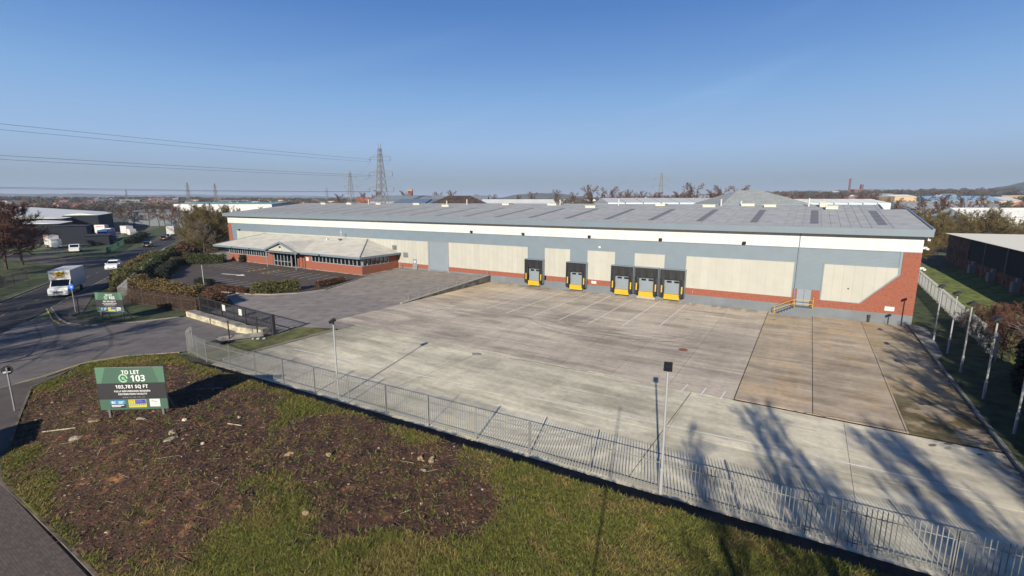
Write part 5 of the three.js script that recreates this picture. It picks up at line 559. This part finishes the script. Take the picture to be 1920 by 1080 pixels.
{ // pick-up with a box body on the verge
  const o = thing('panel_van', 'white pickup van with a raised rear body parked on the verge', 'van', [-174, .1, 20.4], HEAD + .15); o.scale.setScalar(1.2);
  part('body', [prism([[-2.3, .45], [2.3, .45], [2.35, .95], [1.6, 1.15], [1.0, 1.75], [-.1, 1.8], [-.15, 1.55], [-2.3, 1.5]], 1.7, .06).translate(0, 0, -.85)], m.carWhite, o); part('windscreen', [bx(.03, .72, 1.5, 1.36, 1.5, 0, 0, 0, .72)], m.glass, o); for (const t of [-1, 1]) { part('side_window', [bx(.9, .42, .02, .45, 1.45, t * .92)], m.glass, o); part('headlight', [bx(.1, .2, .3, 2.38, .85, t * .65)], m.lampClear, o); } wheels(o, [-1.4, 1.45], .82, .34);
}
function lorry(label, [x, y, z], turn, cab, body, L, H, s = 1, extra) { const o = thing('lorry', label, 'lorry', [x, y, z], turn, 'lorries in the vehicle yard'); o.scale.setScalar(s); part('cab', [prism([[0, .5], [2.2, .5], [2.25, 1.6], [2.0, 2.7], [0, 2.75]], 2.3, .06).translate(0, 0, -1.15)], cab, o); part('windscreen', [bx(.04, 1.0, 2.1, 2.14, 2.12, 0, 0, 0, .2)], m.glass, o); part('box_body', [bx(L, H, 2.5, -L / 2 - .15, 1.0 + H / 2, 0), bx(L + .02, .1, 2.54, -L / 2 - .15, 1.0, 0)], body, o); if (extra) part('body_panel', [bx(L * .7, .25, 2.56, -L / 2 - .15, 1 + H * .8, 0)], extra, o); wheels(o, [1.2, -L * .7, -L * .9], 1.05, .5); return o; }
lorry('blue box lorry parked side on behind the dark laurel hedge', along(-142, -17, 0), HEAD + Math.PI, m.blueP, m.blueP, 9, 2.4, 1.1, m.whiteP); lorry('white box lorry at the right end of the blue lorry', along(-160, -14, 0), HEAD + .6, m.whiteP, m.whiteP, 5, 3, 1); lorry('white lorry with red cab among the vehicles at left', along(-139, -30, 0), HEAD + .2, m.redP, m.whiteP, 5, 2.6, 1.05); lorry('white lorry with a red roof board behind the blue lorry', along(-172, -24, 0), HEAD + 1.2, m.whiteP, m.whiteP, 4, 3.2, 1, m.redP); lorry('white box lorry driving on the far road near the willow', along(-152, 1.6, 0), AWAY, m.whiteP, m.whiteP, 6, 2.9, 1.05); lorry('white lorry with red edged box beside the dark shed at left', [-196, 0, 19], HEAD + .5, m.whiteP, m.whiteP, 4.4, 2.9, 1.0, m.redP);
lorry('white box lorry left of the blue one, before the dark shed', along(-128, -22, 0), HEAD + .3, m.whiteP, m.whiteP, 4.5, 2.5, .95); lorry('white flatbed cab behind the red cabbed lorry', along(-150, -40, 0), HEAD + .9, m.whiteP, m.whiteP, 4.5, 2.7, 1); lorry('small blue lorry behind the large blue one', along(-150, -27, 0), HEAD + Math.PI + .3, m.blueP, m.blueP, 5, 2.4, 1); lorry('white lorry with red cab at the far end of the vehicle yard', along(-182, -34, 0), HEAD + .5, m.redP, m.whiteP, 5, 2.8, 1.05);
const vp = mulberry(77); for (let i = 0; i < 11; i++) car('pale parked car in the vehicle yard behind the lorries', along(-150 - i * 9, -34 - vp() * 16), vp() * 6, i % 3 === 1 ? m.carNavy : m.carWhite, 1.1, 'cars parked in the vehicle yard');
{ const o = thing('parked_van', 'dark parked van out of frame below the left picture edge', 'van', [-37.6, .02, 66.6], -.25); part('body', [prism([[-2.4, .3], [2.4, .3], [2.45, 1.0], [1.7, 1.2], [1.1, 2.05], [-2.35, 2.1]], 1.8, .1).translate(0, 0, -.9)], m.carDark, o); part('windscreen', [bx(.03, .95, 1.6, 1.5, 1.66, 0, 0, 0, .62)], m.glass, o); wheels(o, [-1.5, 1.5], .9, .34); }
// ---------------------------------------------------------------- far and middle-distance buildings
function gable(name, label, cat, [x, y, z], turn, w, d, h, rise, wall, roof, { group, win = 0, hip = 0, over = .3 } = {}) {
  const o = thing(name, label, cat, [x, y, z], turn, group); part('wall', [bx(w, h, d, 0, h / 2, 0)], wall, o);
  const T = new Tri(), W = w / 2 + over, D = d / 2 + over, hh = h, k = hip * d / 2; const A = [-W, hh, D], B = [W, hh, D], C = [W, hh, -D], E = [-W, hh, -D], R0 = [-W + k, hh + rise, 0], R1 = [W - k, hh + rise, 0]; T.q(A, B, R1, R0); T.q(C, E, R0, R1); T.t(B, C, R1); T.t(E, A, R0); T.q(A, E, C, B); part('roof', T.geo(), roof, o);
  for (let i = 0; i < win; i++) part('window', [bx(w / win * .5, h * .28, .08, -w / 2 + (i + .5) * w / win, h * .62, d / 2)], m.glass, o); return o;
}
gable('cream_roof_shed', 'dark walled shed with a cream roof at the right picture edge', 'shed', [45.5, 0, -34], -.0, 34, 96, 6.6, .01, m.shedDark, m.roofCream, { over: .8 }).children[1].geometry.computeVertexNormals();
{ const o = scene.children[scene.children.length - 1]; o.remove(o.children[1]); const T = new Tri(), y0 = 6.6, y1 = 6.75; T.q([-17.8, y0, 49], [0, y1, 49], [0, y1, -49], [-17.8, y0, -49]); T.q([0, y1, 49], [17.8, y0, 49], [17.8, y0, -49], [0, y1, -49]); T.t([-17.8, y0, 49], [17.8, y0, 49], [0, y1, 49]); T.t([-17.8, y0, -49], [0, y1, -49], [17.8, y0, -49]); T.q([-17.8, y0 - .05, 49], [-17.8, y0 - .05, -49], [17.8, y0 - .05, -49], [17.8, y0 - .05, 49]); part('roof', T.geo(), m.roofCream, o); part('brick_end', [span(-17.06, -17.0, 0, 6.5, -48, -30), span(-17.05, -17, 0, 2.2, -30, 48)], m.brickFar, o); for (const z of [-24, -12, 0, 12]) { part('wall_unit', [bx(.9, 1.6, 1.4, -17.5, .9, z), bx(.5, .6, .9, -17.3, 2.1, z + .2)], m.shedGrey, o); part('downpipe', [cy(.08, .08, 6.4, -17.15, 0, z + 5, 6)], m.shedGrey, o); } }
// at left: the white roofed works and offices; wall shade is put into the near-black colour
gable('works_building', 'broad white roofed works building with dark walls at far left', 'building', [-345, 0, 5], -.42, 150, 80, 7.2, 3.6, m.shedDark, m.roofPale, { win: 14 }); gable('works_annex', 'dark office wing with ribbon windows under the white roof', 'building', [-300, 0, -22], -.42, 52, 12, 8.0, .9, m.shedDark, m.roofPale, { win: 10 }); gable('works_annex', 'lower dark block with a flat white roof in front of the works', 'building', [-232, 0, 14], -.42, 24, 16, 6.6, .6, m.shedDark, m.roofPale, { win: 4 }); gable('works_annex', 'small dark flat roofed shed behind the white pickup van', 'building', [-212, 0, 10], -.42, 10, 9, 6, .2, m.shedDark, m.shedDark, { win: 3 }); gable('works_annex', 'low dark lean-to at the right of the small dark shed', 'building', [-199, 0, 7], -.42, 10, 6, 3.2, .2, m.shedDark, m.shedDark); gable('works_annex', 'long shed with a red edged pale roof behind the red trees', 'building', [-236, 0, 42], -.42, 62, 34, 6.4, 1.4, m.shedGrey, m.roofPale, { win: 8 });
gable('white_unit', 'grey industrial unit seen through birches behind the vehicle yard', 'building', [-352, 0, -72], -.35, 60, 30, 8, 1.2, m.shedGrey, m.slate, { win: 7 }); gable('brick_unit', 'small brick end unit beside the grey industrial unit', 'building', [-325, 0, -90], -.35, 10, 16, 7, 1, m.brickFar, m.slate, { win: 2 }); gable('teal_shed', 'white shed with a teal roof edge beyond the willow', 'building', [-345, 0, -120], .55, 66, 40, 12.4, 1.0, m.whiteP, m.teal, { win: 0 });
// behind the warehouse
gable('grey_shed', 'long grey shed with blue roof edge behind the pylon', 'building', [-182, 0, -140], .55, 62, 34, 14.2, 3.2, m.shedGrey, m.shedGrey); gable('white_gable_shed', 'white gabled shed left of the brown roof behind the warehouse', 'building', [-150, 0, -92], .55, 13, 40, 13.0, 2.2, m.whiteP, m.blueFlat); gable('white_gable_shed', 'white gabled shed touching the brown roof behind the warehouse', 'building', [-137, 0, -99], .55, 13, 40, 13.0, 2.2, m.whiteP, m.blueFlat); gable('brown_roof_hall', 'dark brown hipped roof behind the warehouse ridge', 'building', [-119.5, 0, -84], .55, 24, 16, 12.6, 3.7, m.brickFar, m.brownRoof, { hip: 1 }); gable('white_gable_shed', 'low white roofed shed right of the brown roof', 'building', [-108, 0, -110], .55, 30, 24, 13.4, 1.6, m.whiteP, m.roofPale);
for (let i = 0; i < 7; i++) gable('sawtooth_shed', 'one white bay of the sawtooth shed behind the warehouse ridge', 'shed', [-72 + i * 5.9, 0, -124 - i * 3.7], .55, 6.4, 30, 13.6, 1.9, M(.50, .58, .64, .6), m.whiteP, { group: 'sawtooth shed bays', over: .05 }); gable('hip_roof_hall', 'tall grey ribbed hipped roof hall behind the warehouse, right of centre', 'building', [-19.5, 0, -124], .55, 33, 30, 12.4, 5.6, m.shedGrey, M(.40, .43, .42, .8, { map: gSoft, bumpMap: ribRoof, bumpScale: .05 }), { hip: .85 }); for (let i = 0; i < 6; i++) gable('sawtooth_shed', 'one pale bay of the far sawtooth shed right of the hipped hall', 'shed', [-6 + i * 5.4, 0, -192 - i * 3.2], .55, 5.6, 24, 13.4, 1.8, M(.50, .58, .64, .6), m.roofPale, { group: 'far sawtooth shed bays', over: .05 });
gable('grey_roof_shed', 'wide weathered grey roof beyond the olive bushes at right', 'building', [56, 0, -285], .55, 46, 40, 10.2, 4.0, m.shedGrey, M(.36, .37, .38, .8, { map: gEarth })); gable('white_roof_shed', 'pale low roof behind the birch stand at right', 'building', [66, 0, -196], .4, 40, 20, 8.2, 3.4, m.whiteP, m.roofPale); gable('orange_terrace', 'sandy coloured factory range with a blue roof in the right distance', 'building', [150, 0, -735], .55, 88, 40, 15, 6, m.sand, M(.16, .28, .40, .6), { win: 12 }); gable('orange_terrace', 'sandy coloured office block left of the blue roof', 'building', [88, 0, -690], .55, 26, 30, 20, 2.5, m.sand, m.roofPale, { win: 5 }); gable('white_roof_shed', 'white roofed hall right of the blue roof in the distance', 'building', [196, 0, -770], .55, 30, 36, 15, 5, m.sand, m.whiteP, { win: 4 });
// brick chimney stacks beside the pylon and far mill
{ const o = thing('brick_mill', 'red brick works with a square tower behind the pylon', 'building', [-226, 0, -150], .55); part('wall', [bx(16, 16.6, 12, -12, 8.3, 0), bx(44, 15.8, 8, 16, 7.9, -3)], m.brickFar, o); part('tower', [bx(2.6, 21.5, 2.6, 13, 10.75, 2)], m.brickFar, o); part('parapet', [bx(2.9, .5, 2.9, 13, 21, 2)], m.sand, o); }
{ const o = thing('mill_chimney', 'tall slim mill chimney on the right skyline', 'chimney', [95, 0, -1757]); part('shaft', [cy(4.0, 2.4, 84, 0, 0, 0, 14)], m.brickFar, o); part('cap', [cy(2.9, 2.9, 2.0, 0, 81, 0, 14)], m.brickFar, o); }
{ const o = thing('red_mill', 'far red brick mill with a square stair tower beside the chimney', 'building', [118, 14, -1772], .55); part('wall', [bx(26, 36, 18, -4, 18, 0)], m.brickFar, o); part('tower', [bx(7, 52, 7, 7, 26, 5)], m.brickFar, o); part('roof', [bx(27, 1.6, 19, -4, 36.8, 0)], m.slate, o); }
// ---------------------------------------------------------------- pylons and wires
const pylonGeo = (() => { const H = 40, l = [], hw = (y) => lerp(3.4, .55, Math.pow(clamp(y / 38), .8)); const lv = [0, 6, 11, 15.5, 19.5, 23, 26, 29, 31.5, 34, 36.5, 38.5]; for (let i = 0; i + 1 < lv.length; i++) { const a = lv[i], b = lv[i + 1], p = hw(a), q = hw(b); for (const [sx, sz] of [[1, 1], [1, -1], [-1, 1], [-1, -1]]) l.push(bar([sx * p, a, sz * p], [sx * q, b, sz * q], .24)); for (const s of [-1, 1]) { l.push(bar([-p, a, s * p], [q, b, s * q], .12), bar([p, a, s * p], [-q, b, s * q], .12), bar([s * p, a, -p], [s * q, b, q], .12), bar([s * p, a, p], [s * q, b, -q], .12), bar([-q, b, s * q], [q, b, s * q], .12)); } } for (const s of [-1, 1]) l.push(bar([s * .5, 38.5, 0], [s * .9, 40.6, 0], .18)); return metreUV(join(l)); })();
const armGeo = (y, w) => { const l = []; for (const s of [-1, 1]) { for (const z of [-.5, .5]) l.push(bar([0, y, z], [s * w, y, 0], .16)); l.push(bar([0, y + 1.7, 0], [s * w, y, 0], .13)); for (const k of [.35, .65]) l.push(bar([s * w * k, y, .3 * (1 - k)], [s * w * k, y + 1.7 * (1 - k), 0], .09)); } return metreUV(join(l)); };
const insGeo = (() => { const l = [cy(.06, .06, 2.0, 0, -2.0, 0, 6)]; for (let i = 0; i < 7; i++) l.push(cy(.2, .2, .09, 0, -1.85 + i * .25, 0, 8)); return metreUV(join(l)); })();
const arms = [[20.7, 7.4], [27.6, 7.0], [34.5, 6.0]], armGeos = arms.map(([y, w]) => armGeo(y, w)), lattice = M(.16, .16, .165, .7);
function pylon(label, [x, z], turn, s = 1) { const o = thing('pylon', label, 'pylon', [x, 0, z], turn, 'power pylons'); o.scale.setScalar(s); const add = (n, g, mt, p) => { const q = shade(new THREE.Mesh(g, mt)); q.name = n; (p || o).add(q); return q; }; add('lattice_tower', pylonGeo, lattice); arms.forEach(([y, w], i) => { const a = add('cross_arm', armGeos[i], lattice); for (const t of [-1, 1]) { const q = add('insulator', insGeo, M(.10, .09, .08, .4), a); q.position.set(t * w, y, 0); } }); return o; }
const LD = Math.atan2(14, 128);
pylon('large lattice pylon rising behind the warehouse roof left of centre', [-174, -94], LD); pylon('smaller pylon on the skyline right of centre', [-112, -356], LD + .4, .99); pylon('faint pylon just left of the large one', [-340, -214], LD); pylon('pale distant pylon above the willow, left of two', [-713, -254], LD); pylon('pale distant pylon above the willow, right of two', [-681, -273], LD, .97); pylon('tiny pylon on the far left hills', [-1205, -360], LD, 1.0); pylon('distant pylon above the grey shed roofs', [-767, -514], LD, .98); pylon('lattice pylon out of frame that carries the wires over the road', [-142, 200], LD);
{
  const wire = (a, b, sag, label) => { const n = 28, pts = []; for (let i = 0; i <= n; i++) { const t = i / n; pts.push(new THREE.Vector3(lerp(a[0], b[0], t), lerp(a[1], b[1], t) - 4 * sag * t * (1 - t), lerp(a[2], b[2], t))); } solo('power_line', new THREE.TubeGeometry(new THREE.CatmullRomCurve3(pts), 40, .035, 4), m.steel, label, 'power line', 'power lines', true); };
  const names = [['lowest', 20.7], ['middle', 27.6], ['upper', 34.5]]; const c = Math.cos(LD), s = Math.sin(LD);
  names.forEach(([n, y], i) => { const w = arms[i][1]; for (const t of [-1, 1]) { const a = [-174 + c * t * w, y - 2, -94 - s * t * w], b = [-142 + c * t * w, y - 2, 200 - s * t * w]; wire(a, b, 1.6, `${n} power line on the ${t < 0 ? 'left' : 'right'} arm side, crossing above the road`); const d = [-340 + c * t * w, y - 2, -214 - s * t * w]; wire(a, d, 3.5, `${n} power line on the ${t < 0 ? 'left' : 'right'} arm side, behind the large pylon`); } });
}
// ---------------------------------------------------------------- far woods, town and hills
{
  const R = mulberry(900), F = (x, z) => 0;
  // tree belts that still read as single trees
  const belt = (n, ax, az, bx2, bz, k, s0, s1, lab, grp) => { for (let i = 0; i < n; i++) { const t = (i + R() * .8) / n; plantTree('far_tree', k, lab, [lerp(ax, bx2, t) + (R() - .5) * 9, 0, lerp(az, bz, t) + (R() - .5) * 9], lerp(s0, s1, R()), R() * 6, grp); } };
  for (let i = 0; i < 8; i++) plantTree('birch_tree', 'birch', 'pale stemmed birch among the trees by the vehicle yard', [lerp(-318, -236, i / 7) + R() * 4, 0, lerp(-66, -48, i / 7) + R() * 6], 1 + R() * .3, R() * 6, 'birches by the vehicle yard');
  belt(11, -336, -46, -246, -64, 'far', .85, 1.15, 'bare brown tree between the vehicle yard and the grey unit', 'trees before the grey unit');
  belt(15, -330, -300, -60, -420, 'far', 1.9, 2.4, 'tall bare tree in the brown belt far behind the warehouse roof', 'tree belt far behind the roof'); belt(10, -60, -420, 60, -480, 'far', 2.0, 2.5, 'tall bare tree in the belt behind the grey hipped hall', 'tree belt behind the hipped hall');
  belt(12, -470, -20, -300, -112, 'far', .9, 1.25, 'bare brown tree in the belt behind the vehicle yard', 'trees behind the vehicle yard'); belt(9, -262, -68, -196, -52, 'far', .75, 1.05, 'bare tree beside the far road before the willow', 'trees along the far road'); belt(8, -600, 70, -430, 10, 'far', 1.0, 1.3, 'bare tree behind the white roofed works', 'trees behind the white roofed works'); belt(10, -96, -150, -20, -196, 'far', 1.7, 2.15, 'bare tree standing above the sawtooth sheds', 'trees behind the sawtooth sheds'); belt(6, -300, -170, -240, -190, 'far', 1.7, 2.1, 'bare tree on the skyline left of the large pylon', 'trees left of the pylon'); belt(8, 18, -215, 74, -250, 'far', 1.4, 1.7, 'bare tree behind the far sawtooth shed at right', 'trees right of the far sheds'); belt(3, -120, -170, -98, -178, 'farOlive', 1.5, 1.6, 'olive rounded tree just left of the sawtooth shed', 'olive trees by the sawtooth shed');
  plantTree('conifer', 'conifer' in treeKinds ? 'conifer' : (kind('conifer', { wood: cy(.3, .1, 11, 0, 0, 0, 6).toNonIndexed(), crown: leafy(71, 5000, .35, (r) => { const h = r(), a = r() * 6.28, q = Math.sqrt(r()) * (1.02 - h) * 3.4 * (1 + .3 * Math.sin(a * 5 + h * 20)); return [Math.cos(a) * q, 1 + h * 12, Math.sin(a) * q]; }) }, m.bark, m.leafDark), 'conifer'), 'dark conifer on the skyline behind the white roofed works', [-505, 0, 24], 1.25, 0);
  // woods and gardens too far to count: one mass of crowns
  const clump = (() => { const T = new Tri(), q = mulberry(6); for (let i = 0; i < 150; i++) { const a = q() * 6.28, u = q() * 2 - 1, rr = Math.cbrt(q()), s = Math.sqrt(1 - u * u), p = [Math.cos(a) * s * rr * 4, 5 + u * rr * 4, Math.sin(a) * s * rr * 4], z = .9; const d = () => (q() - .5) * 2 * z; T.t([p[0] + d(), p[1] + d(), p[2] + d()], [p[0] + d(), p[1] + d(), p[2] + d()], [p[0] + d(), p[1] + d() * 1.6, p[2] + d()]); } return T.geo(); })();
  const N = 9000, im = new THREE.InstancedMesh(clump, M(1, 1, 1, .95), N), d = new THREE.Object3D(), c = new THREE.Color(); let n = 0;
  while (n < N) { const az = -.556 + (R() * 2 - 1) * .88, D = 320 * Math.pow(12, R() * .92), x = Math.sin(az) * D, z = 68.6 - Math.cos(az) * D; if (fbm(x * .004 + 50, z * .004, 3) < .46) continue; if (D < 420 && (x > -130 || (x > -470 && z > -260))) continue; const y = groundRise(x, z); d.position.set(x, y - .5, z); const s = (.65 + R() * .8) * (D > 1400 ? 1.3 : 1); d.scale.set(s * (1 + R() * .5), s * .85, s * (1 + R() * .5)); d.rotation.y = R() * 6; d.updateMatrix(); im.setMatrixAt(n, d.matrix); const k = .7 + R() * .6, g = R(); c.setRGB(...(g < .25 ? [.055 * k, .055 * k, .022 * k] : g < .35 ? [.022 * k, .032 * k, .015 * k] : [.075 * k, .052 * k, .038 * k])); im.setColorAt(n, c); n++; }
  im.name = 'distant_woodland'; shade(im); scene.add(im); tag(im, 'brown winter woods and gardens spread across the far plain', 'woodland', null, 'stuff');
  // houses and works of the far town
  const hg = (() => { const T = new Tri(); const w = 4.5, dd = 4, h = 5.4, r = 8; T.q([-w, 0, dd], [w, 0, dd], [w, h, dd], [-w, h, dd]); T.q([w, 0, dd], [w, 0, -dd], [w, h, -dd], [w, h, dd]); T.q([w, 0, -dd], [-w, 0, -dd], [-w, h, -dd], [w, h, -dd]); T.q([-w, 0, -dd], [-w, 0, dd], [-w, h, dd], [-w, h, -dd]); T.t([w, h, dd], [w, h, -dd], [w, r, 0]); T.t([-w, h, -dd], [-w, h, dd], [-w, r, 0]); const roof = new Tri(); roof.q([-w - .2, h - .1, dd + .3], [w + .2, h - .1, dd + .3], [w + .2, r + .05, 0], [-w - .2, r + .05, 0]); roof.q([w + .2, h - .1, -dd - .3], [-w - .2, h - .1, -dd - .3], [-w - .2, r + .05, 0], [w + .2, r + .05, 0]); return [T.geo(), roof.geo()]; })();
  const walls = [M(.34, .15, .10, .9), M(.55, .50, .42, .85), M(.36, .18, .12, .9), M(.62, .60, .56, .8)], roofs = [m.tileFar, m.slate, M(.14, .07, .05, .95)];
  let hcount = 0; while (hcount < 200) { const az = -.556 + (R() * 2 - 1) * .84, D = (az < -.7 ? 800 : 540) + R() * R() * 1600, x = Math.sin(az) * D, z = 68.6 - Math.cos(az) * D; if (fbm(x * .006 + 11, z * .006 + 5, 3) < .5) continue; const o = thing('house', 'small pitched roof house in the far town on the plain', 'house', [x, groundRise(x, z), z], Math.round(R() * 4) * .4 + .3, 'far town houses'); const b = 1.1 + R() * .4; o.scale.set(b * (1 + (R() < .3 ? 1.5 : 0)), b, b); const wl = shade(new THREE.Mesh(hg[0], walls[R() * 4 | 0])); wl.name = 'wall'; o.add(wl); const rf = shade(new THREE.Mesh(hg[1], roofs[R() * 3 | 0])); rf.name = 'roof'; o.add(rf); hcount++; }
  for (let i = 0; i < 80; i++) { const az = -.556 + (R() * 2 - 1) * .84, D = (az < -.6 ? 1000 : 760) + R() * 1500, x = Math.sin(az) * D, z = 68.6 - Math.cos(az) * D; const o = thing('far_warehouse', 'low pale roofed warehouse far off among the trees of the plain', 'warehouse', [x, groundRise(x, z), z], R() * 3, 'far warehouses'); const w = 18 + R() * 30, dd = 14 + R() * 16, h = 6 + R() * 4; part('wall', [bx(w, h, dd, 0, h / 2, 0)], [m.whiteP, m.shedGrey, m.sand, m.shedGrey][R() * 4 | 0], o); part('roof', [bx(w + 1, .8, dd + 1, 0, h + .4, 0)], R() < .6 ? m.whiteP : m.shedGrey, o); }
}
{ // hills on the horizon: three ridges, one behind the other
  const ridge = (D0, D1, hf, mt, seed) => { const n = 220, rows = 7, pos = [], idx = []; for (let j = 0; j <= rows; j++) for (let i = 0; i <= n; i++) { const az = -.556 - 1.25 + 2.5 * i / n, t = j / rows, D = lerp(D0, D1, t), prof = Math.sin(Math.min(1, t * 1.25) * Math.PI / 2), y = (hf(az + .556) + (fbm(az * 22 + seed, t * 3, 4) - .5) * 26) * prof - 1 + (fbm(az * 90 + seed, t * 20, 3) - .5) * 16 * prof; pos.push(Math.sin(az) * D, t === 0 ? -4 : y, 68.6 - Math.cos(az) * D); } for (let j = 0; j < rows; j++) for (let i = 0; i < n; i++) { const a = j * (n + 1) + i; idx.push(a, a + 1, a + n + 1, a + 1, a + n + 2, a + n + 1); } const g = new THREE.BufferGeometry(); g.setAttribute('position', new THREE.Float32BufferAttribute(pos, 3)); g.setIndex(idx); g.computeVertexNormals(); const uv = []; for (let i = 0; i < pos.length / 3; i++) uv.push(pos[3 * i], pos[3 * i + 2]); g.setAttribute('uv', new THREE.Float32BufferAttribute(uv, 2)); const o = shade(new THREE.Mesh(g, mt)); o.name = numbered('hills'); o.userData.kind = 'structure'; scene.add(o); };
  const ht = dataTex(256, 256, (i, j) => { const a = tileN(i, j, 256, 12, 4), b = hash2(i >> 1, j >> 1); return a > .52 ? [.36 * (.8 + .3 * b), .33, .26] : [.27, .27 * (.9 + .2 * b), .20]; }, { srgb: true, repeat: [900, 900] }), hm = M(.9, .9, .9, .97, { map: ht });
  const bump = (a, c, w, h) => h * Math.exp(-((a - c) ** 2) / (w * w));
  ridge(2300, 3600, (a) => 12 + bump(a, .06, .10, 62) + bump(a, .9, .15, 125) + bump(a, .62, .12, 16) + bump(a, -.62, .3, 16), hm, 3); ridge(4600, 6600, (a) => 44 + bump(a, .45, .10, 48) + bump(a, .64, .14, 92) + bump(a, -.78, .3, 40) + bump(a, -.2, .25, 26), hm, 11); ridge(7000, 8600, (a) => 66 + bump(a, .5, .3, 70) + bump(a, -.55, .35, 44), hm, 19);
}
renderer.render(scene, camera);
